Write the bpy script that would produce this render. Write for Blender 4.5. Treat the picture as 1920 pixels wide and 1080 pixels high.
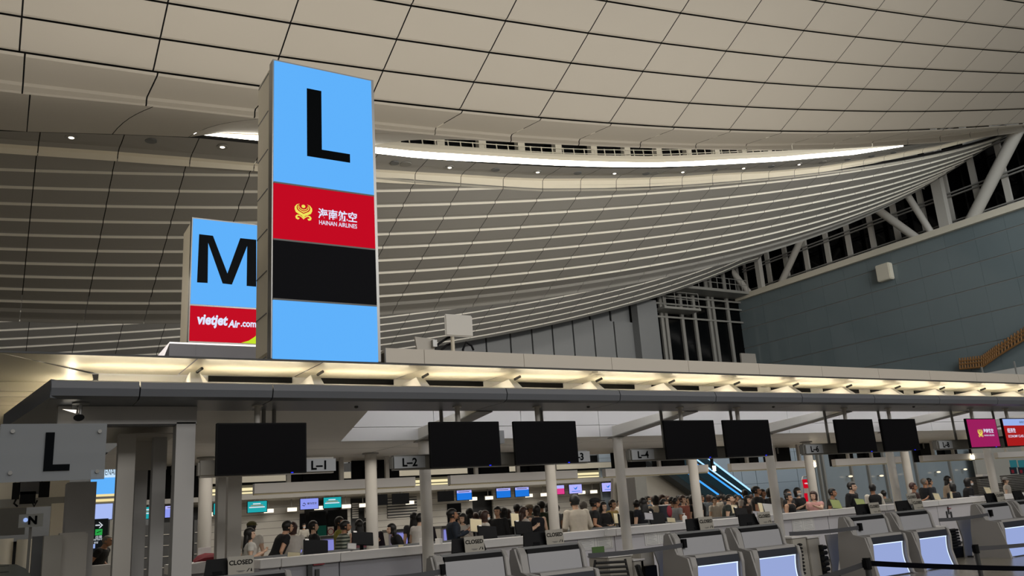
import bpy, bmesh, math, random
from mathutils import Vector, Matrix
random.seed(7)
SC = bpy.context.scene
for _o in list(bpy.data.objects): bpy.data.objects.remove(_o)
COL = SC.collection
# ------------------------------------------------------------ camera
F = 1581.37; YAW, PITCH, ROLL = math.radians(31.66136), math.radians(14.73096), math.radians(-3.92333)
H0 = 1.786          # drawing units; 1 unit = UNIT metres, converted at the very end
UNIT = 0.84
def _axes():
    cy, sy, cp, sp, cr, sr = math.cos(YAW), math.sin(YAW), math.cos(PITCH), math.sin(PITCH), math.cos(ROLL), math.sin(ROLL)
    f = Vector((sy*cp, cy*cp, sp)); r = Vector((cy, -sy, 0)); u = r.cross(f)
    return cr*r+sr*u, -sr*r+cr*u, f
R_, U_, F_ = _axes()
cam = bpy.data.cameras.new('camera'); cam.lens = 36*F/1920; cam.sensor_width = 36; cam.clip_end = 600
co = bpy.data.objects.new('camera', cam); COL.objects.link(co)
m = Matrix((R_, U_, -F_)).transposed().to_4x4(); m.translation = (0, 0, H0); co.matrix_world = m
SC.camera = co
SC.view_settings.view_transform = 'Standard'; SC.view_settings.look = 'None'; SC.view_settings.gamma = 1
SC.view_settings.use_curve_mapping = False; SC.view_settings.exposure = 0.0
# ------------------------------------------------------------ world: faint even glow of the unseen rest of the hall
W = bpy.data.worlds.new('world'); SC.world = W; W.use_nodes = True
bg = W.node_tree.nodes['Background']; bg.inputs[0].default_value = (1.0, 0.95, 0.88, 1); bg.inputs[1].default_value = 0.13
def lamp(name, kind, loc, energy, color=(1, .9, .75), size=1, size_y=None, rot=(0, 0, 0), spot=None):
    l = bpy.data.lights.new(name, kind); l.energy = energy; l.color = color
    if kind == 'AREA':
        l.size = size
        if size_y: l.shape = 'RECTANGLE'; l.size_y = size_y
    elif kind == 'SPOT': l.spot_size = spot or 1.5; l.shadow_soft_size = size; l.spot_blend = .6
    else: l.shadow_soft_size = size
    o = bpy.data.objects.new(name, l); o.location = loc; o.rotation_euler = rot; COL.objects.link(o); return o
# added unseen fill light behind the camera, lights the roof ahead; and uplights standing on the island roofs
SLOT_FILL = 650  # strength of the added lamps hidden behind the roof lips
lamp('rear_fill_light', 'AREA', (22, -30, 20), 9000, (1, .97, .93), 70, 8, (math.radians(90), 0, 0))
lamp('island_uplight', 'AREA', (4, 15.5, 4.6), 760, (1, .90, .76), 18, 2.5, (math.radians(180-14), 0, 0))
lamp('island_uplight', 'AREA', (24, 15.5, 4.6), 800, (1, .91, .78), 18, 2.5, (math.radians(180-14), 0, 0))
lamp('far_island_uplight', 'AREA', (26, 56, 4.8), 900, (1, .93, .84), 36, 4, (math.radians(180), 0, 0))
lamp('concourse_fill_light', 'AREA', (22, 30, 9), 2600, (1, .9, .76), 40, 10)  # added fill over the concourse to brighten faces, no fixture hangs there
lamp('aisle_front_fill', 'AREA', (9, 5, 9), 260, (1, .92, .82), 22, 5)  # unseen front light, brightens the portal posts
lamp('end_wall_fill', 'AREA', (62, 6, 30), 13000, (.9, .96, 1), 24, 24, (math.radians(75), 0, math.radians(-55)))  # added out of view to brighten the blue end wall
lamp('canopy_inner_fill', 'AREA', (17, 12.85, H0+2.05), 150, (1, .97, .96), 24, .12, (math.radians(90), 0, 0))  # added hidden lamp, brightens the inner white wall
lamp('island_interior_light', 'AREA', (15, 16.6, 3.05), 250, (1, .93, .84), 26, 1.2)
# ------------------------------------------------------------ pixel <-> world helpers (measuring the photograph)
def ray(px, py): return R_*(px-960)+U_*(540-py)+F_*F
def aY(px, py, Y): d = ray(px, py)*1.0; d *= Y/d.y; return Vector((d.x, d.y, d.z+H0))
def aX(px, py, X): d = ray(px, py)*1.0; d *= X/d.x; return Vector((d.x, d.y, d.z+H0))
def aZ(px, py, Z): d = ray(px, py)*1.0; d *= (Z-H0)/d.z; return Vector((d.x, d.y, d.z+H0))
# ------------------------------------------------------------ materials
def lin(c): c /= 255.0; return c/12.92 if c <= .04045 else ((c+.055)/1.055)**2.4
def rgb(h): h = h.lstrip('#'); return tuple(lin(int(h[i:i+2], 16)) for i in (0, 2, 4))
MATS = {}
def mat(name, col='#808080', rough=.6, metal=0, emit=0, noise=.04, scale=3, alpha=1, trans=0, spec=.5, ecol=None):
    if name in MATS: return MATS[name]
    mt = bpy.data.materials.new(name); mt.use_nodes = True; nt = mt.node_tree; b = nt.nodes['Principled BSDF']
    c = rgb(col) if isinstance(col, str) else col
    b.inputs['Roughness'].default_value = rough; b.inputs['Metallic'].default_value = metal
    b.inputs['Specular IOR Level'].default_value = spec
    if noise:
        tc = nt.nodes.new('ShaderNodeTexCoord'); nz = nt.nodes.new('ShaderNodeTexNoise'); nz.inputs['Scale'].default_value = scale
        mx = nt.nodes.new('ShaderNodeMix'); mx.data_type = 'RGBA'
        mx.inputs[6].default_value = tuple(x*(1-noise) for x in c)+(1,); mx.inputs[7].default_value = tuple(min(1, x*(1+noise)) for x in c)+(1,)
        nt.links.new(tc.outputs['Object'], nz.inputs['Vector']); nt.links.new(nz.outputs['Fac'], mx.inputs[0]); nt.links.new(mx.outputs[2], b.inputs['Base Color'])
    else: b.inputs['Base Color'].default_value = c+(1,)
    if emit:
        e = rgb(ecol) if ecol else c
        b.inputs['Emission Color'].default_value = e+(1,); b.inputs['Emission Strength'].default_value = emit
    if trans: b.inputs['Transmission Weight'].default_value = trans; b.inputs['IOR'].default_value = 1.15
    if alpha < 1: b.inputs['Alpha'].default_value = alpha
    MATS[name] = mt; return mt
def screen(name, col, e=1.0): return mat(name, '#020203', .7, emit=e, noise=0, ecol=col, spec=.05)
def stripes(name, c1, c2, axis=2, period=.1, duty=.5, rough=.6):
    """two colours in real bands across an object axis (metres)"""
    if name in MATS: return MATS[name]
    mt = mat(name, c1, rough, noise=0); nt = mt.node_tree; b = nt.nodes['Principled BSDF']
    tc = nt.nodes.new('ShaderNodeTexCoord'); sx = nt.nodes.new('ShaderNodeSeparateXYZ'); a = nt.nodes.new('ShaderNodeMath'); a.operation = 'DIVIDE'; a.inputs[1].default_value = period
    f = nt.nodes.new('ShaderNodeMath'); f.operation = 'FRACT'; g = nt.nodes.new('ShaderNodeMath'); g.operation = 'LESS_THAN'; g.inputs[1].default_value = duty
    mx = nt.nodes.new('ShaderNodeMix'); mx.data_type = 'RGBA'; mx.inputs[6].default_value = rgb(c1)+(1,); mx.inputs[7].default_value = rgb(c2)+(1,)
    nt.links.new(tc.outputs['Object'], sx.inputs[0]); nt.links.new(sx.outputs[axis], a.inputs[0]); nt.links.new(a.outputs[0], f.inputs[0]); nt.links.new(f.outputs[0], g.inputs[0])
    nt.links.new(g.outputs[0], mx.inputs[0]); nt.links.new(mx.outputs[2], b.inputs['Base Color']); return mt
def M(n): return MATS[n]
mat('roof_panel', '#c6c2ba', .62, noise=.02, scale=.6)
mat('louvre_panel', '#96948f', .62, noise=.02, scale=.6); mat('louvre_edge_lit', '#dcd8cc', .5, noise=.02)  # edges paler, treads darker: lit-riser contrast put into the colours
mat('shadow_gap', '#0d0d0d', .9, noise=0)
mat('white_panel', '#d8d6d0', .5, noise=.02)
mat('cream', '#d9d2c0', .5, noise=.02)
mat('grey_band', '#8d9094', .42, noise=.03)
mat('grey_metal', '#8a8984', .45, noise=.05)
mat('mid_grey', '#6d6f70', .5, noise=.04)
mat('dark_grey', '#3a3b3c', .5, noise=.04)
mat('steel', '#9a9a98', .32, metal=.7, noise=.05)
mat('black_plastic', '#0b0c0f', .5, noise=0, spec=.12)
mat('black_screen', '#0a0a0e', .4, noise=0, spec=.06)
mat('night_glass', '#040506', .08, noise=0, spec=.25)
mat('column_paint', '#b9b5ad', .5, noise=.03)
mat('floor_stone', '#8a8478', .25, noise=.06, scale=1.5)
mat('tube_light', '#ffffff', .5, emit=9, noise=0, ecol='#fff6e6')
mat('warm_tube', '#ffffff', .5, emit=26, noise=0, ecol='#ffeecb')
mat('downlight_lens', '#ffffff', .5, emit=2.2, noise=0, ecol='#fff4e0')
# ------------------------------------------------------------ mesh builder
def rootloc(o):
    v = Vector((0, 0, 0))
    while o: v += o.location; o = o.parent
    return v
class MB:
    def __init__(s): s.v = []; s.f = []; s.m = []; s.cur = 0; s.T = None
    def add(s, vs, fs, mi=None):
        b = len(s.v); s.v += [tuple(s.T @ Vector(v)) if s.T else tuple(v) for v in vs]
        s.f += [tuple(b+i for i in f) for f in fs]; s.m += [s.cur if mi is None else mi]*len(fs); return s
    def box(s, x0, x1, y0, y1, z0, z1, mi=None):
        x0, x1 = min(x0, x1), max(x0, x1); y0, y1 = min(y0, y1), max(y0, y1); z0, z1 = min(z0, z1), max(z0, z1)
        return s.add([(x0, y0, z0), (x1, y0, z0), (x1, y1, z0), (x0, y1, z0), (x0, y0, z1), (x1, y0, z1), (x1, y1, z1), (x0, y1, z1)],
              [(0, 3, 2, 1), (4, 5, 6, 7), (0, 1, 5, 4), (1, 2, 6, 5), (2, 3, 7, 6), (3, 0, 4, 7)], mi)
    def prism(s, poly, axis, a, b, mi=None):
        """poly in the two other axes, extruded along axis from a to b"""
        def P(p, t): return {'x': (t, p[0], p[1]), 'y': (p[0], t, p[1]), 'z': (p[0], p[1], t)}[axis]
        n = len(poly); vs = [P(p, a) for p in poly]+[P(p, b) for p in poly]
        return s.add(vs, [tuple(range(n)), tuple(reversed(range(n, 2*n)))]+[(i, i+n, (i+1) % n+n, (i+1) % n) for i in range(n)], mi)
    def tube(s, pts, r, n=10, mi=None, cap=True, sq=1.0):
        pts = [Vector(p) for p in pts]; rs = r if isinstance(r, (list, tuple)) else [r]*len(pts); rings = []
        ref = Vector((0, 0, 1))
        d0 = (pts[1]-pts[0]).normalized()
        if abs(d0.z) > .9: ref = Vector((0, 1, 0))
        for i, p in enumerate(pts):
            d = ((pts[min(i+1, len(pts)-1)]-p).normalized()+(p-pts[max(i-1, 0)]).normalized())
            d = d.normalized() if d.length > 1e-6 else d0
            a = d.cross(ref); a = a.normalized() if a.length > 1e-4 else Vector((1, 0, 0)); b = d.cross(a)
            rings.append([p+(a*math.cos(2*math.pi*k/n)+b*math.sin(2*math.pi*k/n)*sq)*rs[i] for k in range(n)])
        vs = [v for r_ in rings for v in r_]; fs = [(i*n+k, i*n+(k+1) % n, (i+1)*n+(k+1) % n, (i+1)*n+k) for i in range(len(pts)-1) for k in range(n)]
        if cap: fs += [tuple(reversed(range(n))), tuple(range((len(pts)-1)*n, len(pts)*n))]
        return s.add(vs, fs, mi)
    def ell(s, c, r, n=12, m_=8, mi=None):
        c = Vector(c); vs = []; fs = []
        for i in range(m_+1):
            t = math.pi*i/m_
            for k in range(n): p = 2*math.pi*k/n; vs.append((c.x+r[0]*math.sin(t)*math.cos(p), c.y+r[1]*math.sin(t)*math.sin(p), c.z+r[2]*math.cos(t)))
        for i in range(m_):
            for k in range(n): fs.append((i*n+k, (i+1)*n+k, (i+1)*n+(k+1) % n, i*n+(k+1) % n))
        return s.add(vs, fs, mi)
    def loft(s, rings, mi=None, cap=True):
        n = len(rings[0]); vs = [v for r in rings for v in r]
        fs = [(i*n+k, i*n+(k+1) % n, (i+1)*n+(k+1) % n, (i+1)*n+k) for i in range(len(rings)-1) for k in range(n)]
        if cap: fs += [tuple(reversed(range(n))), tuple(range((len(rings)-1)*n, len(rings)*n))]
        return s.add(vs, fs, mi)
    def quad(s, a, b, c, d, mi=None): return s.add([a, b, c, d], [(0, 1, 2, 3)], mi)
    def disc(s, c, r, axis='z', h=.01, n=20, mi=None):
        c = Vector(c); e = {'x': Vector((h, 0, 0)), 'y': Vector((0, h, 0)), 'z': Vector((0, 0, h))}[axis]
        return s.tube([c, c+e], r, n, mi)
    def build(s, name, mats, parent=None, local=False, smooth=False, bevel=0):
        me = bpy.data.meshes.new(name)
        off = Vector((0, 0, 0)) if (local or parent is None) else rootloc(parent)
        me.from_pydata([Vector(v)-off for v in s.v], [], s.f); me.update()
        if not isinstance(mats, (list, tuple)): mats = [mats]
        for x in mats: me.materials.append(M(x) if isinstance(x, str) else x)
        for p, i in zip(me.polygons, s.m): p.material_index = i; p.use_smooth = smooth
        bm = bmesh.new(); bm.from_mesh(me); bmesh.ops.recalc_face_normals(bm, faces=bm.faces)
        if bevel: bmesh.ops.bevel(bm, geom=list(bm.edges), offset=bevel, segments=2, affect='EDGES', clamp_overlap=True)
        bm.to_mesh(me); bm.free()
        if smooth:
            try: me.set_sharp_from_angle(angle=math.radians(40))
            except Exception: pass
        o = bpy.data.objects.new(name, me); COL.objects.link(o)
        if parent: o.parent = parent
        return o
def tag(o, label=None, cat=None, group=None, kind=None):
    if label: o['label'] = label
    if cat: o['category'] = cat
    if group: o['group'] = group
    if kind: o['kind'] = kind
    return o
def struct(o, label=None): o['kind'] = 'structure'; o['label'] = label or o.name.replace('_', ' '); return o
def thing(name, label, cat, loc=(0, 0, 0), rz=0, group=None):
    o = bpy.data.objects.new(name, None); o.empty_display_size = .1; COL.objects.link(o); o.location = loc; o.rotation_euler = (0, 0, rz)
    return tag(o, label, cat, group)
def dup(root, loc=None, label=None, rz=None, group=None, scale=None):
    def cp(o, par):
        c = o.copy(); COL.objects.link(c); c.parent = par
        for ch in KIDS(o): cp(ch, c)
        return c
    def KIDS(o): return [x for x in ALLK.get(o.name, [])]
    ALLK = {}
    for x in bpy.data.objects:
        if x.parent: ALLK.setdefault(x.parent.name, []).append(x)
    r = cp(root, None)
    if loc is not None: r.location = loc
    if rz is not None: r.rotation_euler = (0, 0, rz)
    if scale: r.scale = scale
    if label: r['label'] = label
    if group: r['group'] = group
    return r
def text(s_, size, loc, name, material, parent=None, rot=(math.pi/2, 0, 0), align='LEFT', bold=.0, sx=1.0, shear=0, depth=.004, local=False, width=None):
    """lettering standing upright in the XZ plane, facing -Y, as a mesh"""
    cu = bpy.data.curves.new(name, 'FONT'); cu.body = s_; cu.size = 1; cu.align_x = 'LEFT'; cu.extrude = 0; cu.offset = bold; cu.shear = shear
    cu.resolution_u = 3
    t = bpy.data.objects.new('tmp', cu); COL.objects.link(t)
    dg = bpy.context.evaluated_depsgraph_get(); me = bpy.data.meshes.new_from_object(t.evaluated_get(dg)); bpy.data.objects.remove(t)
    if len(me.vertices) == 0: return None
    xs = [v.co.x for v in me.vertices]; ys = [v.co.y for v in me.vertices]
    x0, x1, y0, y1 = min(xs), max(xs), min(ys), max(ys); k = size/max(1e-6, y1-y0)
    if width: sx = width/((x1-x0)*k)
    Rm = Matrix.Rotation(rot[2], 4, 'Z') @ Matrix.Rotation(rot[0], 4, 'X')
    off = Vector((0, 0, 0)) if (local or parent is None) else rootloc(parent)
    ax = {'LEFT': 0, 'CENTER': -.5, 'RIGHT': -1}[align]
    for v in me.vertices:
        p = Vector(((v.co.x-x0)*k*sx+ax*(x1-x0)*k*sx, (v.co.y-y0)*k, depth)); v.co = (Rm @ p)+Vector(loc)-off
    me.materials.clear(); me.materials.append(M(material) if isinstance(material, str) else material)
    me.name = name; o = bpy.data.objects.new(name, me); COL.objects.link(o)
    if parent: o.parent = parent
    return o
def interp(tab, x):
    if x <= tab[0][0]: a, b = tab[0], tab[1]
    elif x >= tab[-1][0]: a, b = tab[-2], tab[-1]
    else:
        for a, b in zip(tab, tab[1:]):
            if a[0] <= x <= b[0]: break
    return a[1]+(b[1]-a[1])*(x-a[0])/(b[0]-a[0])
# ============================================================ ROOF (module D = 3 m between seams)
D = 3.0; X0s, X1s = -4, 28
CU = [5.045237, .7650563, -.5072634, .1348594, -.0377574, -.0070053, .0145642, -.0059837, .0405263]
CL = [5.8084427, .912236, -.521082, .1093508, -.0191813, -.0036153, .0051436, .002299, .02834]
CH = [5.7877, .8726, -.4383, .1088, -.0251, .0085, -.0001, .0011, 0]
def zp(c, cen, x, Y):
    u = (x-cen[0])/5; v = Y-cen[1]
    return c[0]+c[1]*u+c[2]*v+c[3]*u*u+c[4]*u*v+c[5]*u**3+c[6]*v*v+c[7]*u**4+c[8]*u*u*v
def zU(x, Y):
    xx = min(max(x, -1), 19); Yc = min(max(Y, 4.9), 7.3)
    z = zp(CU, (7, 6), xx, Yc)
    if x != xx: e = .01; z += (zp(CU, (7, 6), xx, Yc)-zp(CU, (7, 6), xx-e, Yc))/e*(x-xx) if x > xx else (zp(CU, (7, 6), xx+e, Yc)-zp(CU, (7, 6), xx, Yc))/e*(x-xx)
    return z-.5*(Y-Yc)
def zL(x, Y): return zp(CL, (10, 14.5), max(x, -1), Y)-(.1*(-1-x) if x < -1 else 0)
def zH(x, Y): return zp(CH, (10, 23), max(min(x, 27), -1), Y)+(.3*(x-27) if x > 27 else 0)
def WP(x, Y, z): return (x*D, Y*D, z*D+H0)
def seams(o, a=X0s, b=X1s):
    xs = [a]+[n+o for n in range(a, b+1) if a < n+o < b]+[b]; return xs
def sheet(mb, xs, rows, gap=.0065, sub=2, mi=None):
    """rows: list of functions x->(Y,z); panels between seams, each panel a strip through all rows"""
    for a, b in zip(xs, xs[1:]):
        a2, b2 = a+gap, b-gap; cols = [a2+(b2-a2)*i/sub for i in range(sub+1)]; vs = []
        for x in cols: vs += [WP(x, *r(x)) for r in rows]
        n = len(rows)
        for j in range(n-1):
            mb.f += [tuple(len(mb.v)+q for q in (i*n+j, (i+1)*n+j, (i+1)*n+j+1, i*n+j+1)) for i in range(sub)]; mb.m += [mi[j] if mi else 0]*sub
        mb.v += vs
# --- upper wave: flat panels, folded edge at each row
mb = MB(); xsU = seams(-.1); YR = [7.138-.3433*k for k in range(0, 17)]
for k in range(16):
    Yf, Yn = YR[k], YR[k+1]      # far edge, near edge
    rows = [lambda x, Y=Yn+.0025: (Y, zU(x, Y)), lambda x, Y=Yf-.035: (Y, zU(x, Y)), lambda x, Y=Yf-.004: (Y, zU(x, Y)+.012)]
    sheet(mb, xsU, rows, sub=1)
# soffit below the last seam, down to the lip, and the lip face
LT = [(-4, 3.7), (-.23, 3.87), (.92, 3.95), (1.94, 4.03), (3.95, 4.2), (4.94, 4.3), (5.94, 4.42), (6.94, 4.56), (7.94, 4.71), (8.94, 4.88), (11.5, 5.35), (14.22, 5.98), (16.81, 6.66), (20, 7.6), (28, 10.1)]
LB = [(-4, 3.62), (-.23, 3.78), (.93, 3.88), (1.93, 3.95), (3.94, 4.13), (4.94, 4.22), (5.93, 4.35), (6.93, 4.49), (7.93, 4.64), (8.93, 4.8), (9.93, 4.97), (10.93, 5.16), (11.93, 5.37), (14.18, 5.85), (16.6, 6.47), (20, 7.42), (28, 9.95)]
xsS = seams(-.06)
rows = [lambda x: (7.14, zU(x, 7.14)-.001), lambda x: (7.17, zU(x, 7.138)-.014), lambda x: (7.775, interp(LT, x)), lambda x: (7.80, interp(LT, x)-.02), lambda x: (7.80, interp(LB, x)+.012), lambda x: (7.82, interp(LB, x))]
sheet(mb, xsS, rows)
# rising soffit behind the lip up to the light slot (closed on the left, open over the slot on the right)
BK = [(-4, 5.0), (-.31, 5.17), (.02, 5.21), (1.04, 5.36), (2.07, 5.53), (5, 5.72), (8, 6.05), (11, 6.55), (15, 7.32), (20, 8.5), (28, 10.4)]
roofU = struct(mb.build('ceiling', 'roof_panel', smooth=False), 'warm grey panelled wave of the hall roof, grid of joints')
# dark space behind joints
mb = MB(); xs = [X0s+i for i in range(X1s-X0s+1)]
sheet(mb, xs, [lambda x, Y=Y: (Y, zU(x, Y)+.05) for Y in YR[::-4]]+[lambda x: (7.7, interp(LT, x)+.12)], gap=0, sub=1)
struct(mb.build('ceiling_backing', mat('joint_grey', '#3a3a3c', .9, noise=0)), 'dark void behind the roof panels')
# --- slot: light strip, ledge, clerestory
ST = [(2.11, 5.75), (3.12, 5.89), (5.02, 6.02), (6.49, 6.15), (8.19, 6.33), (9.77, 6.53), (11.09, 6.72), (12.29, 6.95), (14.98, 7.49), (17.85, 8.15), (20.31, 8.74)]
SB = [(2.11, 5.74), (3.12, 5.81), (5.02, 5.92), (6.49, 6.03), (8.18, 6.23), (9.76, 6.43), (11.07, 6.63), (12.27, 6.85), (14.95, 7.39), (17.82, 8.04), (20.31, 8.73)]
LG = [(2.11, 5.8), (3.1, 5.98), (5.03, 6.16), (6.5, 6.29), (8.2, 6.47), (9.79, 6.68), (11.11, 6.88), (12.32, 7.11), (14.43, 7.54), (16.53, 7.97), (20.3, 8.9)]
YBT = [(-4, 11.5), (1, 11.65), (2.1, 11.8), (4, 12.2), (6, 12.5), (9, 12.65), (28, 12.8)]
YFT = [(-4, 12.2), (1, 12.42), (2.2, 12.52), (3.3, 12.72), (6, 13.08), (9, 13.38), (12, 13.5), (28, 13.6)]
def yB(x): return interp(YBT, x)
def yF(x): return interp(YFT, x)
def resc(t, ref, yf):
    out = []
    for a, b in t:
        x = a
        for _ in range(12): x = a/ref*yf(x)
        out.append((x, b/ref*yf(x)))
    return out
ST, SB, LG = resc(ST, 12.2, yB), resc(SB, 12.2, yB), resc(LG, 12.2, yB)
xs = [2.04+i*(20.9-2.04)/40 for i in range(41)]
mb = MB(); sheet(mb, xs, [lambda x: (yB(x), interp(SB, x)-.012), lambda x: (yB(x), interp(ST, x))], gap=0, sub=1)
tag(mb.build('cove_light_strip', 'tube_light'), 'long curved white light strip glowing in the roof slot', 'light')
mb = MB(); sheet(mb, xs, [lambda x: (yB(x)-.005, interp(ST, x)), lambda x: (yB(x)-.005, (interp(ST, x)+interp(LG, x))/2), lambda x: (yB(x)+.02, interp(LG, x)), lambda x: (yB(x)+.35, interp(LG, x)+.01)], gap=0, sub=1)
struct(mb.build('trim_1', 'cream'), 'cream ledge above the light strip')
CLR = [(x, interp(LG, x)) for x in [2, 4, 6, 8, 10, 12, 14, 16, 18, 19.6]]
mb = MB(); xw = [2+i*(19.6-2)/18 for i in range(19)]
sheet(mb, xw, [lambda x: (yB(x)+.8, interp(CLR, x)-.02), lambda x: (yB(x)+.8, interp(CLR, x)+1.0)], gap=0, sub=1)
struct(mb.build('window_1', 'night_glass'), 'dark clerestory windows in the roof slot')
mb = MB()
for i in range(17):
    x = 4.85+i*.93; z = interp(CLR, x)
    a, b = WP(x, yB(x)+.6, z), WP(x, yB(x)+.6, z+.8); mb.box(a[0]-.24, a[0]+.24, a[1]-.2, a[1]+.2, a[2], b[2])
clr_posts = struct(mb.build('window_1_posts', 'cream'), 'stubby cream posts between the clerestory panes')
mb = MB()
for i in range(56):
    x = 4.6+i*.27; z = interp(CLR, x); a = WP(x, yB(x)+.3, z); mb.tube([(a[0], a[1], a[2]), (a[0]-.08, a[1], a[2]+.75)], .035, 5)
for dz in (.42, .72):
    mb.tube([(WP(x, 11.9, interp(CLR, x))[0], (yB(x)+.3)*D, interp(CLR, x)*D+H0+dz) for x in [4.4+i*.5 for i in range(31)]], .028, 5)
tag(mb.build('slot_handrail', 'cream'), 'thin cream maintenance railing running inside the roof slot', 'railing')
# --- downlight ceiling strip + cream fascia
DB = resc([(-4, 5.19), (-.31, 5.33), (1.04, 5.53), (2.07, 5.67), (5.02, 5.9), (6.05, 5.97), (7.02, 6.06), (8.18, 6.19), (9.8, 6.4), (11.53, 6.67), (14.66, 7.33), (16.8, 7.81), (20.3, 8.72), (26.5, 10.3)], 12.2, yB)
FT = [(-4, 5.2), (0, 5.53), (1.37, 5.65), (2.17, 5.71), (3.2, 5.78), (5.44, 6.02), (6.23, 6.09), (7.21, 6.19), (8.17, 6.28), (9.14, 6.4), (11.06, 6.7), (12.99, 7.05), (13.96, 7.26), (15.92, 7.63), (17.91, 8.08), (20.0, 8.65), (22.18, 9.28), (23.21, 9.56), (28, 11.1)]
FB = [(-4, 5.15), (0, 5.47), (1.38, 5.58), (2.19, 5.64), (3.23, 5.73), (5.47, 5.85), (6.31, 5.94), (8.26, 6.13), (9.19, 6.25), (11.12, 6.57), (13.15, 6.94), (14.15, 7.14), (16.11, 7.55), (18.13, 8.04), (20.11, 8.58), (23.36, 9.54), (28, 11.05)]
FT, FB = resc(FT, 13.2, yF), resc(FB, 13.25, yF)
mb = MB(); xsB = [-4, -3, -2, -1, .0, 1.0, 2.0, 3.0, 4.0, 5.0]
def zbk(x): return interp(DB, x) if x < 2.04 else interp(ST, x)+.015
sheet(mb, xsB, [lambda x, t=t: (7.82+(yB(x)-.002-7.82)*t, interp(LB, x)+(zbk(x)-interp(LB, x))*(t*.8+.2*math.sin(t*math.pi/2))) for t in [i/6 for i in range(7)]], gap=.006)
struct(mb.build('ceiling_rising_soffit', 'roof_panel'), 'rising soffit behind the roof lip, closed left of the light slot')
mb = MB(); xsF = seams(.15)
sheet(mb, xsF, [lambda x: (yB(x)+.01, interp(DB, x)), lambda x: ((yB(x)+yF(x))/2-.04, interp(DB, x)*.5+(interp(FT, x)+.03)*.5), lambda x: (yF(x)-.2, interp(FT, x)+.05), lambda x: (yF(x)-.08, interp(FT, x)+.03)])
struct(mb.build('ceiling_downlight_strip', 'louvre_panel'), 'grey ceiling strip with downlights under the light slot')
mb = MB(); sheet(mb, xsF, [lambda x: (yF(x)-.08, interp(FT, x)+.03), lambda x: (yF(x)-.03, interp(FT, x)), lambda x: (yF(x), interp(FB, x))])
struct(mb.build('trim_2', 'cream'), 'cream fascia under the downlight strip')
mb = MB(); sheet(mb, [X0s+i for i in range(33)], [lambda x: (yB(x)+.02, interp(DB, x)+.1), lambda x: (yF(x)-.1, interp(FT, x)+.2), lambda x: (yF(x)+.06, interp(FT, x)+.03), lambda x: (yF(x)+.05, interp(FB, x)+.06)], gap=0, sub=1)
struct(mb.build('ceiling_strip_backing', 'shadow_gap'), 'dark void behind the downlight strip')
for a, b, e in ((5, 10, 1), (10, 15, 1), (15, 20, .9), (20, 26, .6)):  # added lamps hidden behind the lip, brightening the louvres
    xm = (a+b)/2; za, zb_ = interp(LB, a), interp(LB, b); L = math.hypot((b-a)*D, (zb_-za)*D)
    l = lamp('slot_fill_lamp', 'AREA', WP(xm, 8.15, (za+zb_)/2+.12), SLOT_FILL*e*L/15, (1, .95, .86), L, .5); l.data.spread = math.radians(105)
    ex = Vector(((b-a), 0, zb_-za)).normalized(); ez = Vector((0, -1, .0)); ey = ez.cross(ex)
    l.matrix_world = Matrix.Translation(WP(xm, 8.15, (za+zb_)/2+.12)) @ Matrix((ex, ey, ez)).transposed().to_4x4()
for a, b, e in ((-3, 4, .35), (4, 11, .9), (11, 18, 1), (18, 26, .8)):  # added lamps hidden above the louvre lip, brightening the far wave
    xm = (a+b)/2; za, zb_ = zL(a, 16.6), zL(b, 16.6); L = math.hypot((b-a)*D, (zb_-za)*D)
    l = lamp('far_fill_lamp', 'AREA', (0, 0, 0), SLOT_FILL*.9*e*L/15, (1, .95, .88), L, .6); l.data.spread = math.radians(110)
    ex = Vector(((b-a), 0, zb_-za)).normalized(); ez = Vector((0, -1, .0)); ey = ez.cross(ex)
    l.matrix_world = Matrix.Translation(WP(xm, 17.0, (za+zb_)/2+.35)) @ Matrix((ex, ey, ez)).transposed().to_4x4()
# --- louvres: treads with risers
def louvre(name, label, zf, Yr, o, xa, xb, rise, last=None):
    mb = MB(); xs = seams(o, xa, xb)
    yc = (lambda x, Y: max(Y, yF(x)-.015)) if name == 'ceiling_louvres' else (lambda x, Y: Y)
    for Ya, Yb in zip(Yr, Yr[1:]):
        xs = [x for x in seams(o, xa, xb) if Yb > yc(x, Yb)-.75]
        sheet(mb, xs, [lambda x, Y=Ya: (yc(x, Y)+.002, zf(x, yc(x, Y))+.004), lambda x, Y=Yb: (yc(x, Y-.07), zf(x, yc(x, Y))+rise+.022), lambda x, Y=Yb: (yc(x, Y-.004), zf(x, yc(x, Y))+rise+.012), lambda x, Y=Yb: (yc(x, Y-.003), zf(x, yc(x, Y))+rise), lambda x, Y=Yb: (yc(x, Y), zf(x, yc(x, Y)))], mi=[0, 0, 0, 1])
    struct(mb.build(name, ['louvre_panel', 'louvre_edge_lit']), label)
    mb = MB(); sheet(mb, list(range(xa, xb+1)), [lambda x, Y=Y: (yc(x, Y), zf(x, yc(x, Y))+.14) for Y in Yr[::2]+([Yr[-1]] if len(Yr) % 2 == 0 else [])], gap=0, sub=1)
    struct(mb.build(name+'_backing', 'shadow_gap'), 'dark void behind the louvres')
YL = [13.275+.345*k for k in range(-3, 9)]
louvre('ceiling_louvres', 'stepped grey louvre panels of the roof with edges coloured as lit', zL, YL, .14, X0s, X1s, .042)
mb = MB(); sheet(mb, seams(.14), [lambda x: (16.037, zL(x, 16.037)+.004), lambda x: (16.3, zL(x, 16.3)+.06), lambda x: (16.34, zL(x, 16.34)+.02), lambda x: (16.52, zL(x, 16.5)+.03), lambda x: (16.56, zL(x, 16.55)+.03), lambda x: (16.6, zL(x, 16.6)), lambda x: (16.62, zL(x, 16.6)+.0), lambda x: (16.75, zL(x, 16.6)+.6)])
struct(mb.build('ceiling_louvre_lip', 'louvre_panel'), 'lower lip of the louvred roof wave')
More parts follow.
